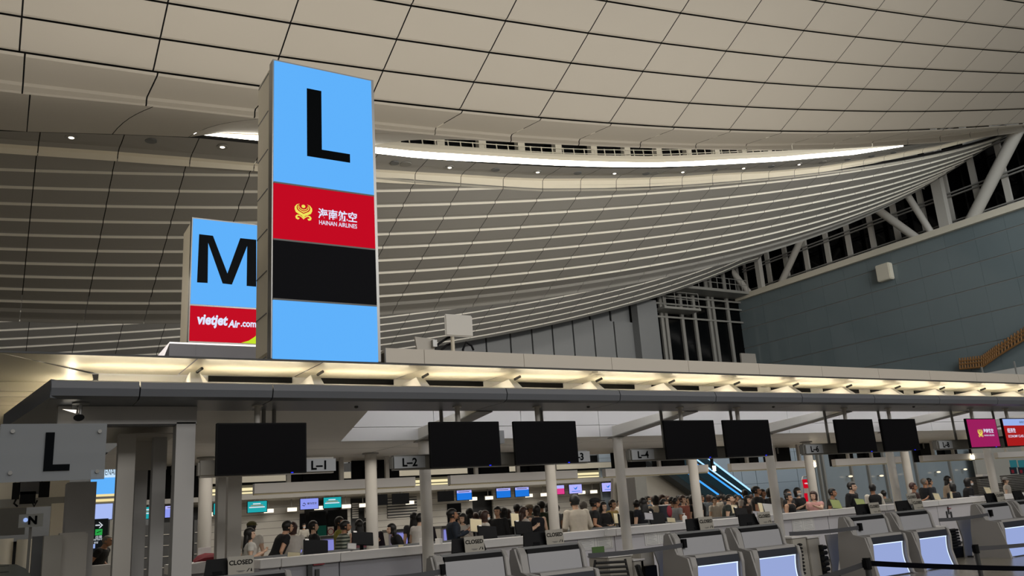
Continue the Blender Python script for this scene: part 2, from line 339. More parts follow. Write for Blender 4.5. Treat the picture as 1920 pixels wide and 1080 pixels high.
YH = [21.8+.35*k for k in range(-5, 9)]
louvre('ceiling_far_louvres', 'far louvred wave of the roof, thin edges coloured as lit', zH, YH, .38, X0s, X1s, .036)
mb = MB(); sheet(mb, seams(.38), [lambda x: (24.6, zH(x, 24.6)), lambda x: (24.75, zH(x, 24.75)-.0), lambda x: (24.8, zH(x, 24.8)+.25)])
struct(mb.build('ceiling_far_edge', 'louvre_panel'), 'far rim of the roof')
# side rim of the roof against the end wall
mb = MB()
for zf, Ys in ((zL, [13.0, 14, 15, 16, 16.6]), (zH, [20.0, 21, 22, 23, 24, 24.8])):
    for a, b in zip(Ys, Ys[1:]): mb.quad(WP(28, a, zf(28, a)-.02), WP(28, b, zf(28, b)-.02), WP(28, b, zf(28, b)+.6), WP(28, a, zf(28, a)+.6)); mb.quad(WP(28, a, zf(28, a)-.02), WP(28, b, zf(28, b)-.02), WP(27.9, b, zf(27.9, b)), WP(27.9, a, zf(27.9, a)))
mb.quad(WP(28, 16.6, 10.2), WP(28, 20, zH(28, 20)-.02), WP(28, 20, 12.5), WP(28, 16.6, 12.5))
struct(mb.build('ceiling_end_rim', 'louvre_panel'), 'edge of the roof above the end windows')
# downlights in the strip (pixel centres measured on the photograph; lit, unlit, loudspeaker)
def z_dl(x): return interp(DB, x)*.55+(interp(FT, x)+.04)*.45
DLS = [(134, 255, 1), (283, 262, 0), (417, 273, 1), (740, 304, 0), (761, 306, 2), (843, 312, 1), (929, 317, 0), (1008, 321, 1), (1083, 323, 0), (1152, 323.5, 1), (1211, 324, 0), (1226, 323.5, 2), (1280, 321, 1), (1339, 317.5, 0), (1394, 314, 1), (1446, 311, 0), (1498, 307, 1), (1542, 303, 2), (1589, 298, 0), (1634, 292, 0), (1675, 285, 0)]
_unused = {0: 'unlit', 1: 'lit', 2: 'loudspeaker'}
ORD = ['first', 'second', 'third', 'fourth', 'fifth', 'sixth', 'seventh', 'eighth', 'ninth']
def DLN(i, nm, k):
    kind = 'loudspeaker disc' if k == 2 else 'downlight'
    left = [d for d in DLS[:i] if d[2] == k and (d[0] < 500) == (DLS[i][0] < 500)]
    return f"{nm} round {kind}, {ORD[len(left)]} from the left {'left' if DLS[i][0] < 500 else 'right'} of the L tower"
for i, (px, py, k) in enumerate(DLS):
    p = aY(px, py, 12.3*D)
    for _ in range(10):
        x = p.x/D; t_ = min(1, max(0, (p.y/D-yB(x))/(yF(x)-.2-yB(x)))); zt = (interp(DB, x)*(1-t_)+(interp(FT, x)+.04)*t_)*D+H0; d = ray(px, py)*1.0; t = (zt-H0)/d.z; p = Vector((d.x*t, d.y*t, zt))
    r = .26 if k == 2 else .2
    nm = {0: 'dark unlit', 1: 'lit', 2: 'flat grey'}[k]
    where = 'left of the lettered tower' if px < 500 else ('above the middle of the louvred roof' if px < 1250 else 'towards the narrow right end of the roof slot')
    base = thing('ceiling_loudspeaker' if k == 2 else 'downlight', '', 'loudspeaker' if k == 2 else 'light', p, 0, {0: 'unlit downlights of the roof strip', 1: 'lit downlights of the roof strip', 2: 'loudspeaker discs of the roof strip'}[k])
    base['label'] = DLN(i, nm, k)
    c = (p.x, p.y, p.z-.03)
    mb = MB(); n = 20
    mb.tube([(c[0], c[1], c[2]), (c[0], c[1], c[2]-.05), (c[0], c[1], c[2]-.05)], [r+.04, r+.04, r-.02], n); rim_ = mb.build('rim', 'grey_metal' if k else 'mid_grey', base)
    if k == 1: mb = MB(); mb.ell((c[0], c[1], c[2]-.05), (r*.55, r*.55, .03), 14, 6); mb.build('lens', 'downlight_lens', rim_)
    else: mb = MB(); mb.disc((c[0], c[1], c[2]-.055), r-.04, 'z', .004, 16); mb.build('lens' if k == 0 else 'grille', 'mid_grey' if k == 0 else 'grey_metal', rim_)
# ============================================================ END WALL at x = 84
XW = 84.0
zc = .303*XW+H0
mat('blue_glass_panel', '#717d80', .1, noise=.05, scale=.25, spec=.6)
mat('blue_glass_panel_dark', '#47595e', .16, noise=.05, scale=.25, spec=.7)
ZS = [zc-.25, .281*XW+H0, .2525*XW+H0, .222*XW+H0, .190*XW+H0, .155*XW+H0, .12*XW+H0]
mb = MB(); yedges = [20+i*3.2 for i in range(24)]
ymax = 92.0
for zi, (zt, zb_) in enumerate(zip(ZS, ZS[1:])):
    ys = [y for y in yedges if y < ymax-.5]+[ymax]
    for a, b in zip(ys, ys[1:]): mb.box(XW, XW+.1, a+.008, b-.008, zb_+.05, zt-.05, (0 if zi < 4 else 1))
struct(mb.build('wall_right', ['blue_glass_panel', 'blue_glass_panel']), 'blue-grey glazed panels of the end wall')
mb = MB(); mb.box(XW+.08, XW+.3, 20, ymax, ZS[-1], zc-.2); struct(mb.build('wall_right_backing', 'grey_metal'), 'joints of the end wall')
mb = MB(); mb.box(XW-.5, XW+1.2, 20, ymax+.3, zc-.35, zc+.35)
mb.box(XW-.5, XW+.4, ymax-.2, ymax+.6, 8, zc+.3); struct(mb.build('trim_3', 'cream'), 'cream coping along the top of the blue wall')
# windows above the coping
mb = MB(); mb.box(XW+3.5, XW+3.7, 20, 100, zc-1, zc+22); struct(mb.build('window_2', 'night_glass'), 'black night windows above the end wall')
mb = MB()
pxs = [1369, 1402, 1447, 1480, 1518, 1558, 1598, 1642, 1688, 1740, 1790, 1843, 1898, 1960]
def y_at(px, z): # y on plane x=XW+2 for a pixel column at height z
    lo, hi = 20.0, 110.0
    for _ in range(40):
        y = (lo+hi)/2; w = Vector((XW+2, y, z-H0)); s = 960+F*w.dot(R_)/w.dot(F_)
        if s < px: hi = y
        else: lo = y
    return y
for p in pxs: y = y_at(p, zc+.4); mb.box(XW+1.85, XW+2.15, y-.3, y+.3, zc, zc+13)
struct(mb.build('window_2_mullions', 'column_paint'), 'cream mullions of the end windows')
mb = MB()
for dz in (.9, 1.15, 3.9, 4.25, 7.6, 7.9, 11.2, 11.5): mb.box(XW+1.6, XW+1.8, 20, 100, zc+dz, zc+dz+.14)
struct(mb.build('window_2_transoms', 'grey_metal'), 'paired horizontal rails across the end windows')
for i, (a, b, r, lb) in enumerate([((1363, 497), (1410, 556), .42, 'leaning tube brace by the left corner of the end windows'), ((1506, 440), (1462, 536), .42, 'tube brace leaning the other way left of the window middle'), ((1641, 390), (1722, 449), .45, 'long tube brace slanting down right under the roof rim'),
                  ((1704, 370), (1747, 438), .36, 'thin tube brace beside the thick upright end-wall column'), ((1905, 250), (1818, 420), .62, 'thickest tube brace slanting down left at the right of the photo')]):
    A, B = aX(a[0], a[1], XW-.2), aX(b[0], b[1], XW+.6)
    d = (A-B).normalized(); mb = MB(); mb.tube([B-d*.8, A+d*.5], r, 16); tag(mb.build('roof_brace', 'column_paint', smooth=True), lb, 'brace', 'tube braces in front of the end windows')
for i, (a, b, w, lb) in enumerate([((1423, 470), (1427, 548), .34, 'square upright column at the left of the end windows'), ((1757, 345), (1772, 428), .55, 'thick square column right of the middle of the end windows')]):
    A, B = aX(a[0], a[1], XW+.3), aX(b[0], b[1], XW+.3); mb = MB(); mb.box(XW+.2, XW+.9, B.y-w, B.y+w, zc, A.z+4); tag(mb.build('roof_column', 'column_paint'), lb, 'column')
# back wall beyond the far edge of the roof
YB = 78.0
def wy(px, py): return aY(px, py, YB)
mat('stone_panel', '#77797a', .5, noise=.03)
A = wy(1100, 599); B = wy(1188, 609)
zt = A.z
mb = MB()
edges = [790, 812, 912, 958, 999, 1038, 1077, 1116, 1155, 1193]; xe = [wy(e, 650).x for e in edges]; xe = [xe[0]-60, xe[0]-40, xe[0]-20, xe[0]-8]+xe
for a, b in zip(xe, xe[1:]): mb.box(a+.1, b-.1, YB, YB+.3, 2, zt)
struct(mb.build('wall_back', 'stone_panel'), 'grey panels of the back wall with black joints')
mb = MB(); mb.box(-60, 100, YB+.9, YB+1.1, 0, 60); struct(mb.build('wall_back_void', 'shadow_gap'), 'dark space behind the back wall')
mb = MB()
for a, b in zip(xe, xe[1:]): mb.box(a+.15, b-.15, YB+.5, YB+.7, zt, zt+14)
struct(mb.build('wall_back_upper', 'stone_panel'), 'upper grey panels of the back wall')
mb = MB(); a, b = wy(1187, 620), wy(1224, 620); mb.box(a.x, b.x, YB-1.2, YB-.02, 0, wy(1200, 566).z); tag(mb.build('service_pier', 'stone_panel'), 'pale pier between the grey wall panels and the blue wall', 'pier')
mb = MB(); a = wy(1224, 600); mb.box(a.x, XW+4, YB+.55, YB+.6, 2, 60); struct(mb.build('window_3', 'night_glass'), 'black windows in the far corner')
mb = MB()
for px in (1240, 1248, 1278, 1302, 1330, 1338, 1365, 1392): p = wy(px, 560); mb.box(p.x-.22, p.x+.22, YB+.2, YB+.5, 10, 45)
for py0 in (545, 560, 585): a, b = wy(1220, py0+8), wy(1400, py0+22); mb.box(a.x, XW+3, YB+.1, YB+.3, a.z, a.z+.22)
struct(mb.build('window_3_mullions', 'grey_metal'), 'mullions of the far corner windows')
mb = MB(); a = wy(1250, 543); mb.box(a.x, XW-1, YB-2.5, YB+.5, a.z-.35, a.z)
for k in range(12): x = a.x+k*(XW-1-a.x)/11; mb.tube([(x, YB-2.4, a.z), (x, YB-2.4, a.z+1.5)], .05, 5)
for dz in (.8, 1.5): mb.tube([(a.x, YB-2.4, a.z+dz), (XW-1, YB-2.4, a.z+dz)], .05, 5)
tag(mb.build('maintenance_catwalk', 'grey_metal'), 'high maintenance catwalk with thin railing in the far corner', 'catwalk')
mb = MB(); a = wy(1226, 580); mb.box(a.x, a.x+6.0, YB-2, YB+.5, a.z-.3, a.z)
for k in range(4): x = a.x+k*1.95; mb.tube([(x, YB-1.9, a.z), (x, YB-1.9, a.z+1.9)], .05, 5)
for dz in (1, 1.9): mb.tube([(a.x, YB-1.9, a.z+dz), (a.x+5.85, YB-1.9, a.z+dz)], .05, 5)
tag(mb.build('maintenance_balcony', 'grey_metal'), 'short railed balcony beside the pale pier', 'catwalk')
# loudspeaker boxes on / before the blue wall
p = aX(1660, 511, XW-.3); mb = MB(); mb.box(p.x-.5, p.x+.3, p.y-.85, p.y+.85, p.z-.95, p.z+.95); tag(mb.build('wall_loudspeaker', 'cream', bevel=.08), 'cream loudspeaker box mounted high on the blue end wall', 'loudspeaker')
# lower right of end wall: bright sill, dark opening, glass rail, wooden bridge rail
mb = MB(); mb.box(XW-.2, XW+.3, 20, 70, .105*XW+H0, .12*XW+H0); struct(mb.build('trim_4', 'white_panel'), 'pale sill under the blue wall')
mb = MB(); mb.box(XW+2.5, XW+3, 18, 90, 2, .12*XW+H0); struct(mb.build('wall_right_lower', 'dark_grey'), 'dark opening under the end wall')
mb = MB(); mb.box(XW-1.5, XW+2.5, 18, 90, .066*XW+H0, .072*XW+H0); struct(mb.build('floor_gallery', 'mid_grey'), 'upper gallery floor')
mat('clear_glass', '#9fb0b0', .05, noise=0, alpha=.22)
mb = MB(); mb.box(XW-1.6, XW-1.55, 18, 66, .072*XW+H0, .072*XW+H0+1.3); g = mb.build('glass_balustrade', 'clear_glass'); tag(g, 'long glass balustrade of the upper gallery at the right', 'balustrade')
for y in [18+3.2*i for i in range(16)]: mb = MB(); mb.box(XW-1.65, XW-1.5, y-.05, y+.05, .072*XW+H0, .072*XW+H0+4.5); mb.build('post', 'grey_metal', g)
mb = MB(); mb.box(XW-1.66, XW-1.5, 18, 66, .072*XW+H0+1.3, .072*XW+H0+1.42); mb.build('handrail', 'steel', g)
mat('timber', '#8a6236', .6, noise=.15, scale=2)
pts = [(1800, 692), (1842, 688), (1870, 668), (1920, 637), (1960, 615)]; top = [(1800, 675), (1842, 670), (1870, 650), (1920, 617), (1960, 595)]
rt = thing('timber_bridge_railing', 'brown timber lattice railing rising to the right on the gallery', 'railing', aX(1842, 688, XW-.8))
B_ = [aX(x, y, XW-.8) for x, y in pts]; T_ = [aX(x, y, XW-.8) for x, y in top]
mb = MB()
for k in (0, .5, .85):
    for a, b, c, d in zip(B_, B_[1:], T_, T_[1:]): mb.tube([a.lerp(c, k), b.lerp(d, k)], .1, 6)
mb.build('rail', 'timber', rt)
mb = MB()
for i in range(34):
    t = i/33*(len(B_)-1); k = min(int(t), len(B_)-2); f = t-k; a = B_[k].lerp(B_[k+1], f); b = T_[k].lerp(T_[k+1], f); mb.tube([a, b+Vector((0, 0, .2))], .09, 6)
s_ = mb.build('baluster', 'timber', rt); s_['kind'] = 'stuff'
# floor
mb = MB(); mb.box(-60, 110, -40, 100, -.1, 0); struct(mb.build('floor', 'floor_stone'), 'polished stone floor of the departure hall')
# ============================================================ CHECK-IN ISLAND ROOF
def zr(r, Y): return r*Y+H0
XE = 31.0
P0, PP = 2.31, 4.64          # column grid
mat('band_grey', '#62666d', .4, noise=.02)
mat('wing_panel', '#d8d2c2', .35, noise=.02)
mat('inner_white', '#cfcfd0', .45, noise=.02)
# lower band: bulged front face, X 0.47 -> 31, with seams
zb0, zb1 = H0+1.644, H0+1.87
prof = [(11.42, zb0), (11.33, zb0+.03), (11.30, zb0+.12), (11.33, zb1-.02), (11.38, zb1), (11.5, zb1), (11.5, zb1-.02), (12.45, zb1-.02), (12.45, zb0)]
band = thing('canopy_edge_beam', 'long grey rounded edge beam of the check-in canopy, monitors hanging under it', 'canopy beam', (0.5, 11.3, zb0))
bx = [.47, 1.45, 3.1, 6.75, 8.98, 11.19, 13.5, 15.73, 18.0, 20.3, 22.6, 24.9, 27.2, XE]
mb = MB()
for a, b in zip(bx, bx[1:]): mb.prism(prof, 'x', a+.008, b-.008)
mb.build('face', 'band_grey', band)
mb = MB(); mb.box(.6, XE, 11.5, 12.4, zb0+.03, zb1-.05); mb.build('core', 'band_grey', band)
# end return of the band, running back to (0.05, 14.4), with mitred chamfer
e0, e1 = Vector((.47, 11.36, 0)), Vector((.02, 14.6, 0))
mb = MB()
mb.add([(e0.x, 11.32, zb0+.004), (e0.x, 11.32, zb1), (e1.x, e1.y, zb0+.004), (e1.x, e1.y, zb1), (e0.x+1.1, 12.45, zb0+.004), (e1.x+1.1, e1.y, zb0+.004), (e0.x+1.1, 12.45, zb1), (e1.x+1.1, e1.y, zb1)],
       [(0, 1, 3, 2), (0, 2, 5, 4), (2, 3, 7, 5), (1, 6, 7, 3), (4, 5, 7, 6), (0, 4, 6, 1)])
mb.build('end_return', 'band_grey', band)
# upper wing: front fascia and underside, end wing with mitre
zf0, zf1 = H0+2.185, H0+2.41
wing = thing('canopy_wing', 'upper canopy wing with cream fascia and warmly lit underside panels', 'canopy', (0, 11.3, zf0))
fx = [4.73, 5.35, 7.1, 8.86, 10.6, 12.4, 14.2, 16.0, 17.8, 19.6, 21.4, 23.2, 25, 26.8, 28.6, XE]
mb = MB()
for a, b in zip(fx, fx[1:]): mb.box(a+.004, b-.004, 11.3, 11.36, zf0+.01, zf1)
mb.box(4.73, XE, 11.36, 13.2, zf1-.06, zf1-.02)
mb.build('fascia', mat('fascia_cream', '#cfc8bc', .5, noise=.02), wing)
brx = [5.46+1.67*k for k in range(-2, 16)]
mb = MB(); ux = [1.05]+[b for b in brx]+[XE]
ux[0] = -.08
mb.add([(-.08, 11.31, zf0-.02), (brx[0]-.01, 11.31, zf0-.02), (brx[0]-.01, 12.7, zf0), (1.08, 12.7, zf0)], [(0, 1, 2, 3)])
for a, b in zip(brx, brx[1:]+[XE]):
    n = 6
    for i in range(n):
        t0, t1 = i/n, (i+1)/n
        f = lambda t: zf0-.02+.025*t
        mb.quad((a+.01, 11.31+1.39*t0, f(t0)), (b-.01, 11.31+1.39*t0, f(t0)), (b-.01, 11.31+1.39*t1, f(t1)), (a+.01, 11.31+1.39*t1, f(t1)))
for (ya, yb_) in ((0, 2.2), (2.2, 4.6), (4.6, 7.3)):
    a, b = 11.33+ya, 11.33+yb_-.02
    def xo(y): return -.09-.002*(y-11.3)
    def xi(y): return min(1.06, -.08+(y-11.31)*.82)
    ys = [a+(b-a)*i/5 for i in range(6)]
    for c, d in zip(ys, ys[1:]): mb.quad((xo(c), c, zf0), (xi(c), c, zf0-.02), (xi(d), d, zf0-.02), (xo(d), d, zf0))
mb.build('underside', 'wing_panel', wing)
mb = MB(); mb.box(-.08, XE, 11.29, 11.31, zf0-.02, zf0+.004); mb.box(-.12, -.08, 11.31, 18.6, zf0-.02, zf0+.004)
mb.build('edge_trim', 'dark_grey', wing)
mb = MB(); mb.box(1.12, XE, 12.8, 18.6, zf0-.03, zf0-.01); mb.build('roof_deck', 'mid_grey', wing)
mb = MB()
for (y0, y1, dz) in ((13.4, 13.45, .1), (13.9, 13.95, .1), (14.4, 14.45, .1)): mb.box(-.1, 1.1, y0, y1, zf0-.05-dz, zf0-.02)
mb.build('end_baffle', 'wing_panel', wing)
# back wall of trough with dark slits
mb = MB(); mb.box(1.1, XE, 12.72, 12.78, zb1-.1, zf0+.02, 0)
for a, b in zip(brx, brx[1:]+[XE]):
    if a > 1.3: mb.box(a+.42, b-.02, 12.69, 12.715, H0+2.10, H0+2.185, 1)
mb.build('trough_back', ['inner_white', 'black_plastic'], wing)
# brackets between band and wing
br = None
for i, x in enumerate(brx):
    if x > XE: break
    if br is None:
        br = thing('canopy_bracket', 'white splayed bracket between the canopy edge beam and the lit wing', 'bracket', (x, 12.2, zb1), 0, 'brackets carrying the canopy wing')
        mb = MB(); mb.add([(x-.02, 11.6, zb1), (x+.14, 11.6, zb1), (x+.3, 12.4, zb1), (x+.02, 12.4, zb1), (x+.02, 11.9, zf0-.09), (x+.14, 11.9, zf0-.09), (x+.42, 12.64, zf0-.12), (x+.06, 12.64, zf0-.12)],
                          [(0, 3, 2, 1), (4, 5, 6, 7), (0, 1, 5, 4), (1, 2, 6, 5), (2, 3, 7, 6), (3, 0, 4, 7)]); mb.build('web', 'inner_white', br)
        mb = MB(); mb.tube([(x+.1, 11.84, zf0-.1), (x+.14, 11.72, zf0-.07)], .022, 8); mb.build('bolt', 'dark_grey', br)
    else: dup(br, (x, 12.2, zb1))
# warm tubes lying in the trough
tb = None
for i, a in enumerate([.78]+brx):
    x = a+.2 if i else a
    if x > XE-2: break
    if tb is None:
        tb = thing('trough_tube_light', 'warm tube lamp hidden in the canopy trough', 'light', (x, 12.02, zb1+.04), 0, 'warm tubes lying in the canopy trough')
        mb = MB(); mb.tube([(x, 12.02, zb1+.06), (x+1.4, 12.02, zb1+.06)], .02, 8); mb.build('tube', 'warm_tube', tb)
        mb = MB(); mb.box(x, x+1.4, 11.97, 12.07, zb1-.0, zb1+.03); mb.build('holder', 'inner_white', tb)
    else: dup(tb, (x, 12.02, zb1+.04))
for y in (12.85, 14.3, 15.7):
    t = thing('trough_tube_light', 'warm tube lamp in the end wing of the canopy, %s' % ('near the corner' if y < 13 else 'in the middle' if y < 15 else 'further back'), 'light', (.8, y, zb1+.05))
    mb = MB(); mb.tube([(.8, y, zb1+.05), (.8, y+1.3, zb1+.05)], .025, 8); mb.build('tube', 'warm_tube', t)
# soffit of canopy between band and column line, beams, inner wall, inner ceiling
SOF = thing('canopy_soffit', 'grey inner soffit of the check-in canopy with fine joints', 'canopy', (2, 13, zb0))
mb = MB(); xs = [1.6, 3.1, 4.9]
mb.add([(1.6, 12.46, zb0+.005), (4.9, 12.46, zb0+.005), (5.3, 14.85, H0+1.41), (1.6, 14.85, H0+1.41)], [(0, 1, 2, 3)]); mb.quad((.5, 11.6, zb0+.012), (2.2, 11.6, zb0+.012), (2.2, 17, zb0+.012), (.3, 17, zb0+.012))
for a, b in zip([1.6]+[P0+PP*k-.03 for k in range(1, 7)], [P0+PP*k+.03-.06 for k in range(1, 7)]+[XE]):
    for c, d in ((14.85, 16.4), (16.4, 18.0)): mb.quad((a+.01, c+.01, H0+1.41), (b-.01, c+.01, H0+1.41), (b-.01, d-.01, H0+1.41), (a+.01, d-.01, H0+1.41))
    mb.quad((a, 18.0, H0+1.41), (b, 18.0, H0+1.41), (b, 20.2, H0+1.41), (a, 20.2, H0+1.41))
mb.build('panel', 'white_panel', SOF)
mb = MB()
wxs = [5.2+1.98*k for k in range(14)]
for a, b in zip(wxs, wxs[1:]+[XE]):
    mb.box(a+.006, b-.006, 14.86, 14.9, H0+1.41, H0+1.655); mb.box(a+.006, b-.006, 14.86, 14.9, H0+1.665, H0+2.1)
mb.build('inner_wall', 'inner_white', SOF)
bm_ = None
for k in range(1, 6):
    x = P0+PP*k
    if bm_ is None:
        bm_ = thing('canopy_beam', 'pale tapered cantilever beam rising from a column head to the edge beam', 'beam', (x, 14.8, H0+1.41), 0, 'tapered beams over the front columns')
        mb = MB(); mb.prism([(12.4, zb0), (15.0, H0+1.39), (15.0, H0+1.62), (12.4, zb0+.12)], 'x', x-.11, x+.11); mb.build('web', 'white_panel', bm_)
        mb = MB(); mb.prism([(12.4, zb0-.02), (15.0, H0+1.37), (15.0, H0+1.39), (12.4, zb0)], 'x', x-.15, x+.15); mb.build('flange', 'grey_metal', bm_)
    else: dup(bm_, (x, 14.8, H0+1.41))
# M-side edge beam of the roof
mb = MB(); mb.box(0, XE, 19.6, 19.9, H0+1.5, H0+1.72); mb.box(0, XE, 18.6, 20.3, zf0, zf0+.1)
tag(mb.build('rear_edge_beam', 'band_grey'), 'far edge beam of the check-in canopy', 'canopy beam')
# columns
cA = None
for k in range(0, 6):
    x = P0+PP*k if k else 3.52
    for (y, r, h) in ((14.85, .108, 1.41), (17.6, .128, 1.41)):
        if k == 0 and y < 15: continue
        nm = ['', 'left end', 'second', 'third', 'fourth', 'fifth'][k] if k else 'left-end'
        lb = (f"pale round column in the front row, {['','nearest, between monitors L-1 and L-2','behind the gap at L-4','right of the L-5 monitor','under the magenta screen','far right'][k]}" if y < 15 else
              f"pale round column in the rear row, {['behind the portal posts','left of sign L-2','seen under the L-3 monitor','right of the L-4 monitor','beside sign L-6','far right'][k]}")
        o = thing('column', lb, 'column', (x, y, 0), 0, 'round columns of the check-in island')
        mb = MB(); mb.T = Matrix.Translation((x, y, 0)); mb.tube([(0, 0, 0), (0, 0, H0+h)], r, 24); mb.build('shaft', 'column_paint', o, smooth=True)
        mb = MB(); mb.tube([(x, y, H0+h-.03), (x, y, H0+h)], r+.05, 24); mb.build('collar', 'grey_metal', o)
        if y < 15 and k in (3, 2, 4): pass
# ============================================================ LETTER TOWERS
PAN = {}
def tower(X0, X1, Y, Z0, Z1, letter, cat_lbl, depth, panels):
    o = thing('letter_tower', cat_lbl, 'sign', (X0, Y, Z0), 0); PAN.clear()
    mb = MB(); mb.box(X0-.02, X1+.05, Y+.02, Y+.2, Z0+.02, Z1+.02); mb.build('front_frame', 'steel', o)
    mb = MB(); mb.box(X0-.02, X1+.1, Y+.22, Y+depth, Z0+.14, Z1-.06)
    mb.build('casing', 'cream', o)
    for (a, b, m_, nm) in panels:
        mb = MB(); mb.box(X0, X1, Y, Y+.02, a+.012, b-.012); PAN[nm] = mb.build(nm, m_, o)
    return o
screen('sign_blue', '#5fb1fb', 1.0); screen('sign_red', '#c60420', .95); mat('sign_black', '#121318', .7, noise=0, spec=.08)
Ys = 11.3
Lx0, Lx1 = .2735*Ys, .4085*Ys
tL = tower(Lx0, Lx1, Ys, H0+.1935*Ys, H0+.5945*Ys, 'L', 'tall lit tower sign, black letter L on light blue over red, black and blue panels', .82,
   [(H0+.4215*Ys, H0+.5945*Ys, 'sign_blue', 'letter_panel'), (H0+.3455*Ys, H0+.4215*Ys, 'sign_red', 'airline_panel'), (H0+.2685*Ys, H0+.3455*Ys, 'sign_black', 'blank_panel'), (H0+.1935*Ys, H0+.2685*Ys, 'sign_blue', 'lower_panel')])
mat('ink', '#0c0f12', .8, noise=0, spec=.05)
def blockL(x0, x1, z0, z1, s, Y, parent, hs=None):
    mb = MB(); hs = hs or s; mb.box(x0, x0+s, Y-.012, Y-.004, z0, z1); mb.box(x0+s, x1, Y-.012, Y-.004, z0, z0+hs)
    return mb.build('letter', 'ink', parent)
# letter L measured: (575,166)-(602,168) top, bottom to (655,305)
a = aY(575, 166, Ys); b = aY(656, 305, Ys); c = aY(602, 168, Ys); d = aY(577, 293, Ys)
blockL(a.x, b.x, d.z, a.z, c.x-a.x, Ys, PAN['letter_panel'], (aY(602, 281, Ys).z-aY(602, 297, Ys).z))
screen('logo_yellow', '#efe45a', 1.0); screen('logo_white', '#dfe6ff', 1.0)
def hainan_logo(x0, z0, w, Y, parent, m_='logo_yellow', sub=None):
    """crest: sun disc in nested crescents over two curls"""
    mb = MB(); u = w/2; cx, cz = x0+u, z0+u*.95
    def P(x, z): return (cx+x*u, Y-.01, cz+z*u)
    def ring(o, i): 
        n = len(o); mb.add([P(*p) for p in o]+[P(*p) for p in i], [(k, k+1, n+k+1, n+k) for k in range(n-1)])
    def arc(rx, rz, a0, a1, c0=0, dz=0, n=18): return [(c0+rx*math.cos(math.radians(a0+(a1-a0)*k/n)), dz+rz*math.sin(math.radians(a0+(a1-a0)*k/n))) for k in range(n+1)]
    for s in (1, -1):
        o = [(s*x, z) for x, z in [(.42, .95), (.75, .85), (.98, .55), (1.0, .25), (.85, -.1), (.5, -.3), (.2, -.42), (0, -.72)]]
        i = [(s*x, z) for x, z in [(.42, .93), (.68, .78), (.78, .5), (.72, .25), (.55, .08), (.3, -.05), (.12, -.14), (0, -.2)]]
        ring(o, i)
        o = [(s*x, z) for x, z in [(.55, .8), (.66, .55), (.6, .3), (.4, .12), (.15, .0), (0, -.08)]]
        i = [(s*x, z) for x, z in [(.52, .78), (.57, .55), (.5, .33), (.32, .2), (.12, .12), (0, .08)]]
        ring(o, i)
        o = [(s*x, z) for x, z in [(.5, .72), (.48, .5), (.3, .3), (0, .2)]]; i = [(s*x, z) for x, z in [(.46, .7), (.42, .52), (.26, .38), (0, .3)]]; ring(o, i)
        o = [(s*x, z) for x, z in [(0, -.72), (.2, -.5), (.45, -.36), (.75, -.38), (.92, -.6), (.85, -.85), (.6, -.95), (.45, -.8)]]
        i = [(s*x, z) for x, z in [(0, -.86), (.24, -.62), (.48, -.5), (.62, -.52), (.7, -.62), (.66, -.7), (.58, -.72), (.5, -.7)]]
        ring(o, i)
    n = 16; mb.add([P(.22*math.cos(2*math.pi*k/n), .68+.2*math.sin(2*math.pi*k/n)) for k in range(n)], [tuple(range(n))])
    return mb.build('crest', m_, parent)
p = aY(552, 415, Ys); q2 = aY(585, 389, Ys)
hainan_logo(p.x, p.z+.03, q2.x-p.x, Ys, PAN['airline_panel'])
p = aY(596, 413, Ys); q2 = aY(669, 417, Ys); text('海南航空', .165, (p.x, Ys-.006, aY(597, 410, Ys).z), 'characters', 'logo_white', PAN['airline_panel'], bold=.02, width=q2.x-p.x)
p = aY(598, 421, Ys); text('HAINAN AIRLINES', .068, (p.x, Ys-.006, p.z), 'lettering', 'logo_white', PAN['airline_panel'], bold=.012, width=aY(669, 426, Ys).x-p.x)
for z in (H0+.4215*Ys, H0+.3455*Ys, H0+.2685*Ys): mb = MB(); mb.box(Lx0, Lx1, Ys-.004, Ys+.01, z-.012, z+.012); mb.build('divider', 'mid_grey', tL)
mb = MB()
for z in [H0+.2*Ys+.62*k for k in range(8)]: mb.box(Lx0-.03, Lx0-.018, Ys+.24, Ys+.8, z, z+.012)
mb.build('casing_joint', 'mid_grey', tL)
Ym = 18.6
Mx0, Mx1 = .178*Ym, (.178+.1348)*Ym
tM = tower(Mx0, Mx1, Ym, H0+.1185*Ym, H0+.3615*Ym, 'M', 'illuminated tower sign with a big black letter M, partly behind the nearer L tower', 1.0,
   [(H0+.2555*Ym, H0+.3615*Ym, 'sign_blue', 'letter_panel'), (H0+.2115*Ym, H0+.2545*Ym, 'sign_red', 'airline_panel'), (H0+.17*Ym, H0+.2105*Ym, 'sign_black', 'blank_panel')])
def aYm(x, y): return aY(x, y, Ym)
o1 = [aYm(*p) for p in [(369, 530), (373, 439.5), (399, 442.5), (426, 513), (450, 447), (480, 450), (480, 538), (462, 536.5), (463, 462), (434.5, 534), (417, 532), (390, 456), (389, 531)]]
mb = MB(); n = len(o1); mb.add([(v.x, Ym-.02, v.z) for v in o1], [tuple(range(n))]); mb.build('letter', 'ink', PAN['letter_panel'])
p = aYm(369, 612); text('vietjet', .30, (p.x, Ym-.012, p.z-.03), 'lettering', 'logo_white', PAN['airline_panel'], bold=.04, width=aYm(427, 600).x-p.x, shear=.15)
p = aYm(427, 614); text('Air', .17, (p.x, Ym-.012, p.z), 'lettering', 'logo_white', PAN['airline_panel'], bold=.04, width=aYm(450, 600).x-p.x, shear=.2)
p = aYm(451, 613); text('.com', .115, (p.x, Ym-.012, p.z), 'lettering', 'logo_white', PAN['airline_panel'], bold=.03, width=aYm(480, 600).x-p.x)
screen('sign_lime', '#c3e02a', 1.0)
pts = [aYm(*p) for p in [(452, 643), (466, 639), (477, 632), (484.5, 625), (484.5, 645)]]; v3 = aYm(500, 610); v4 = aYm(500, 646)
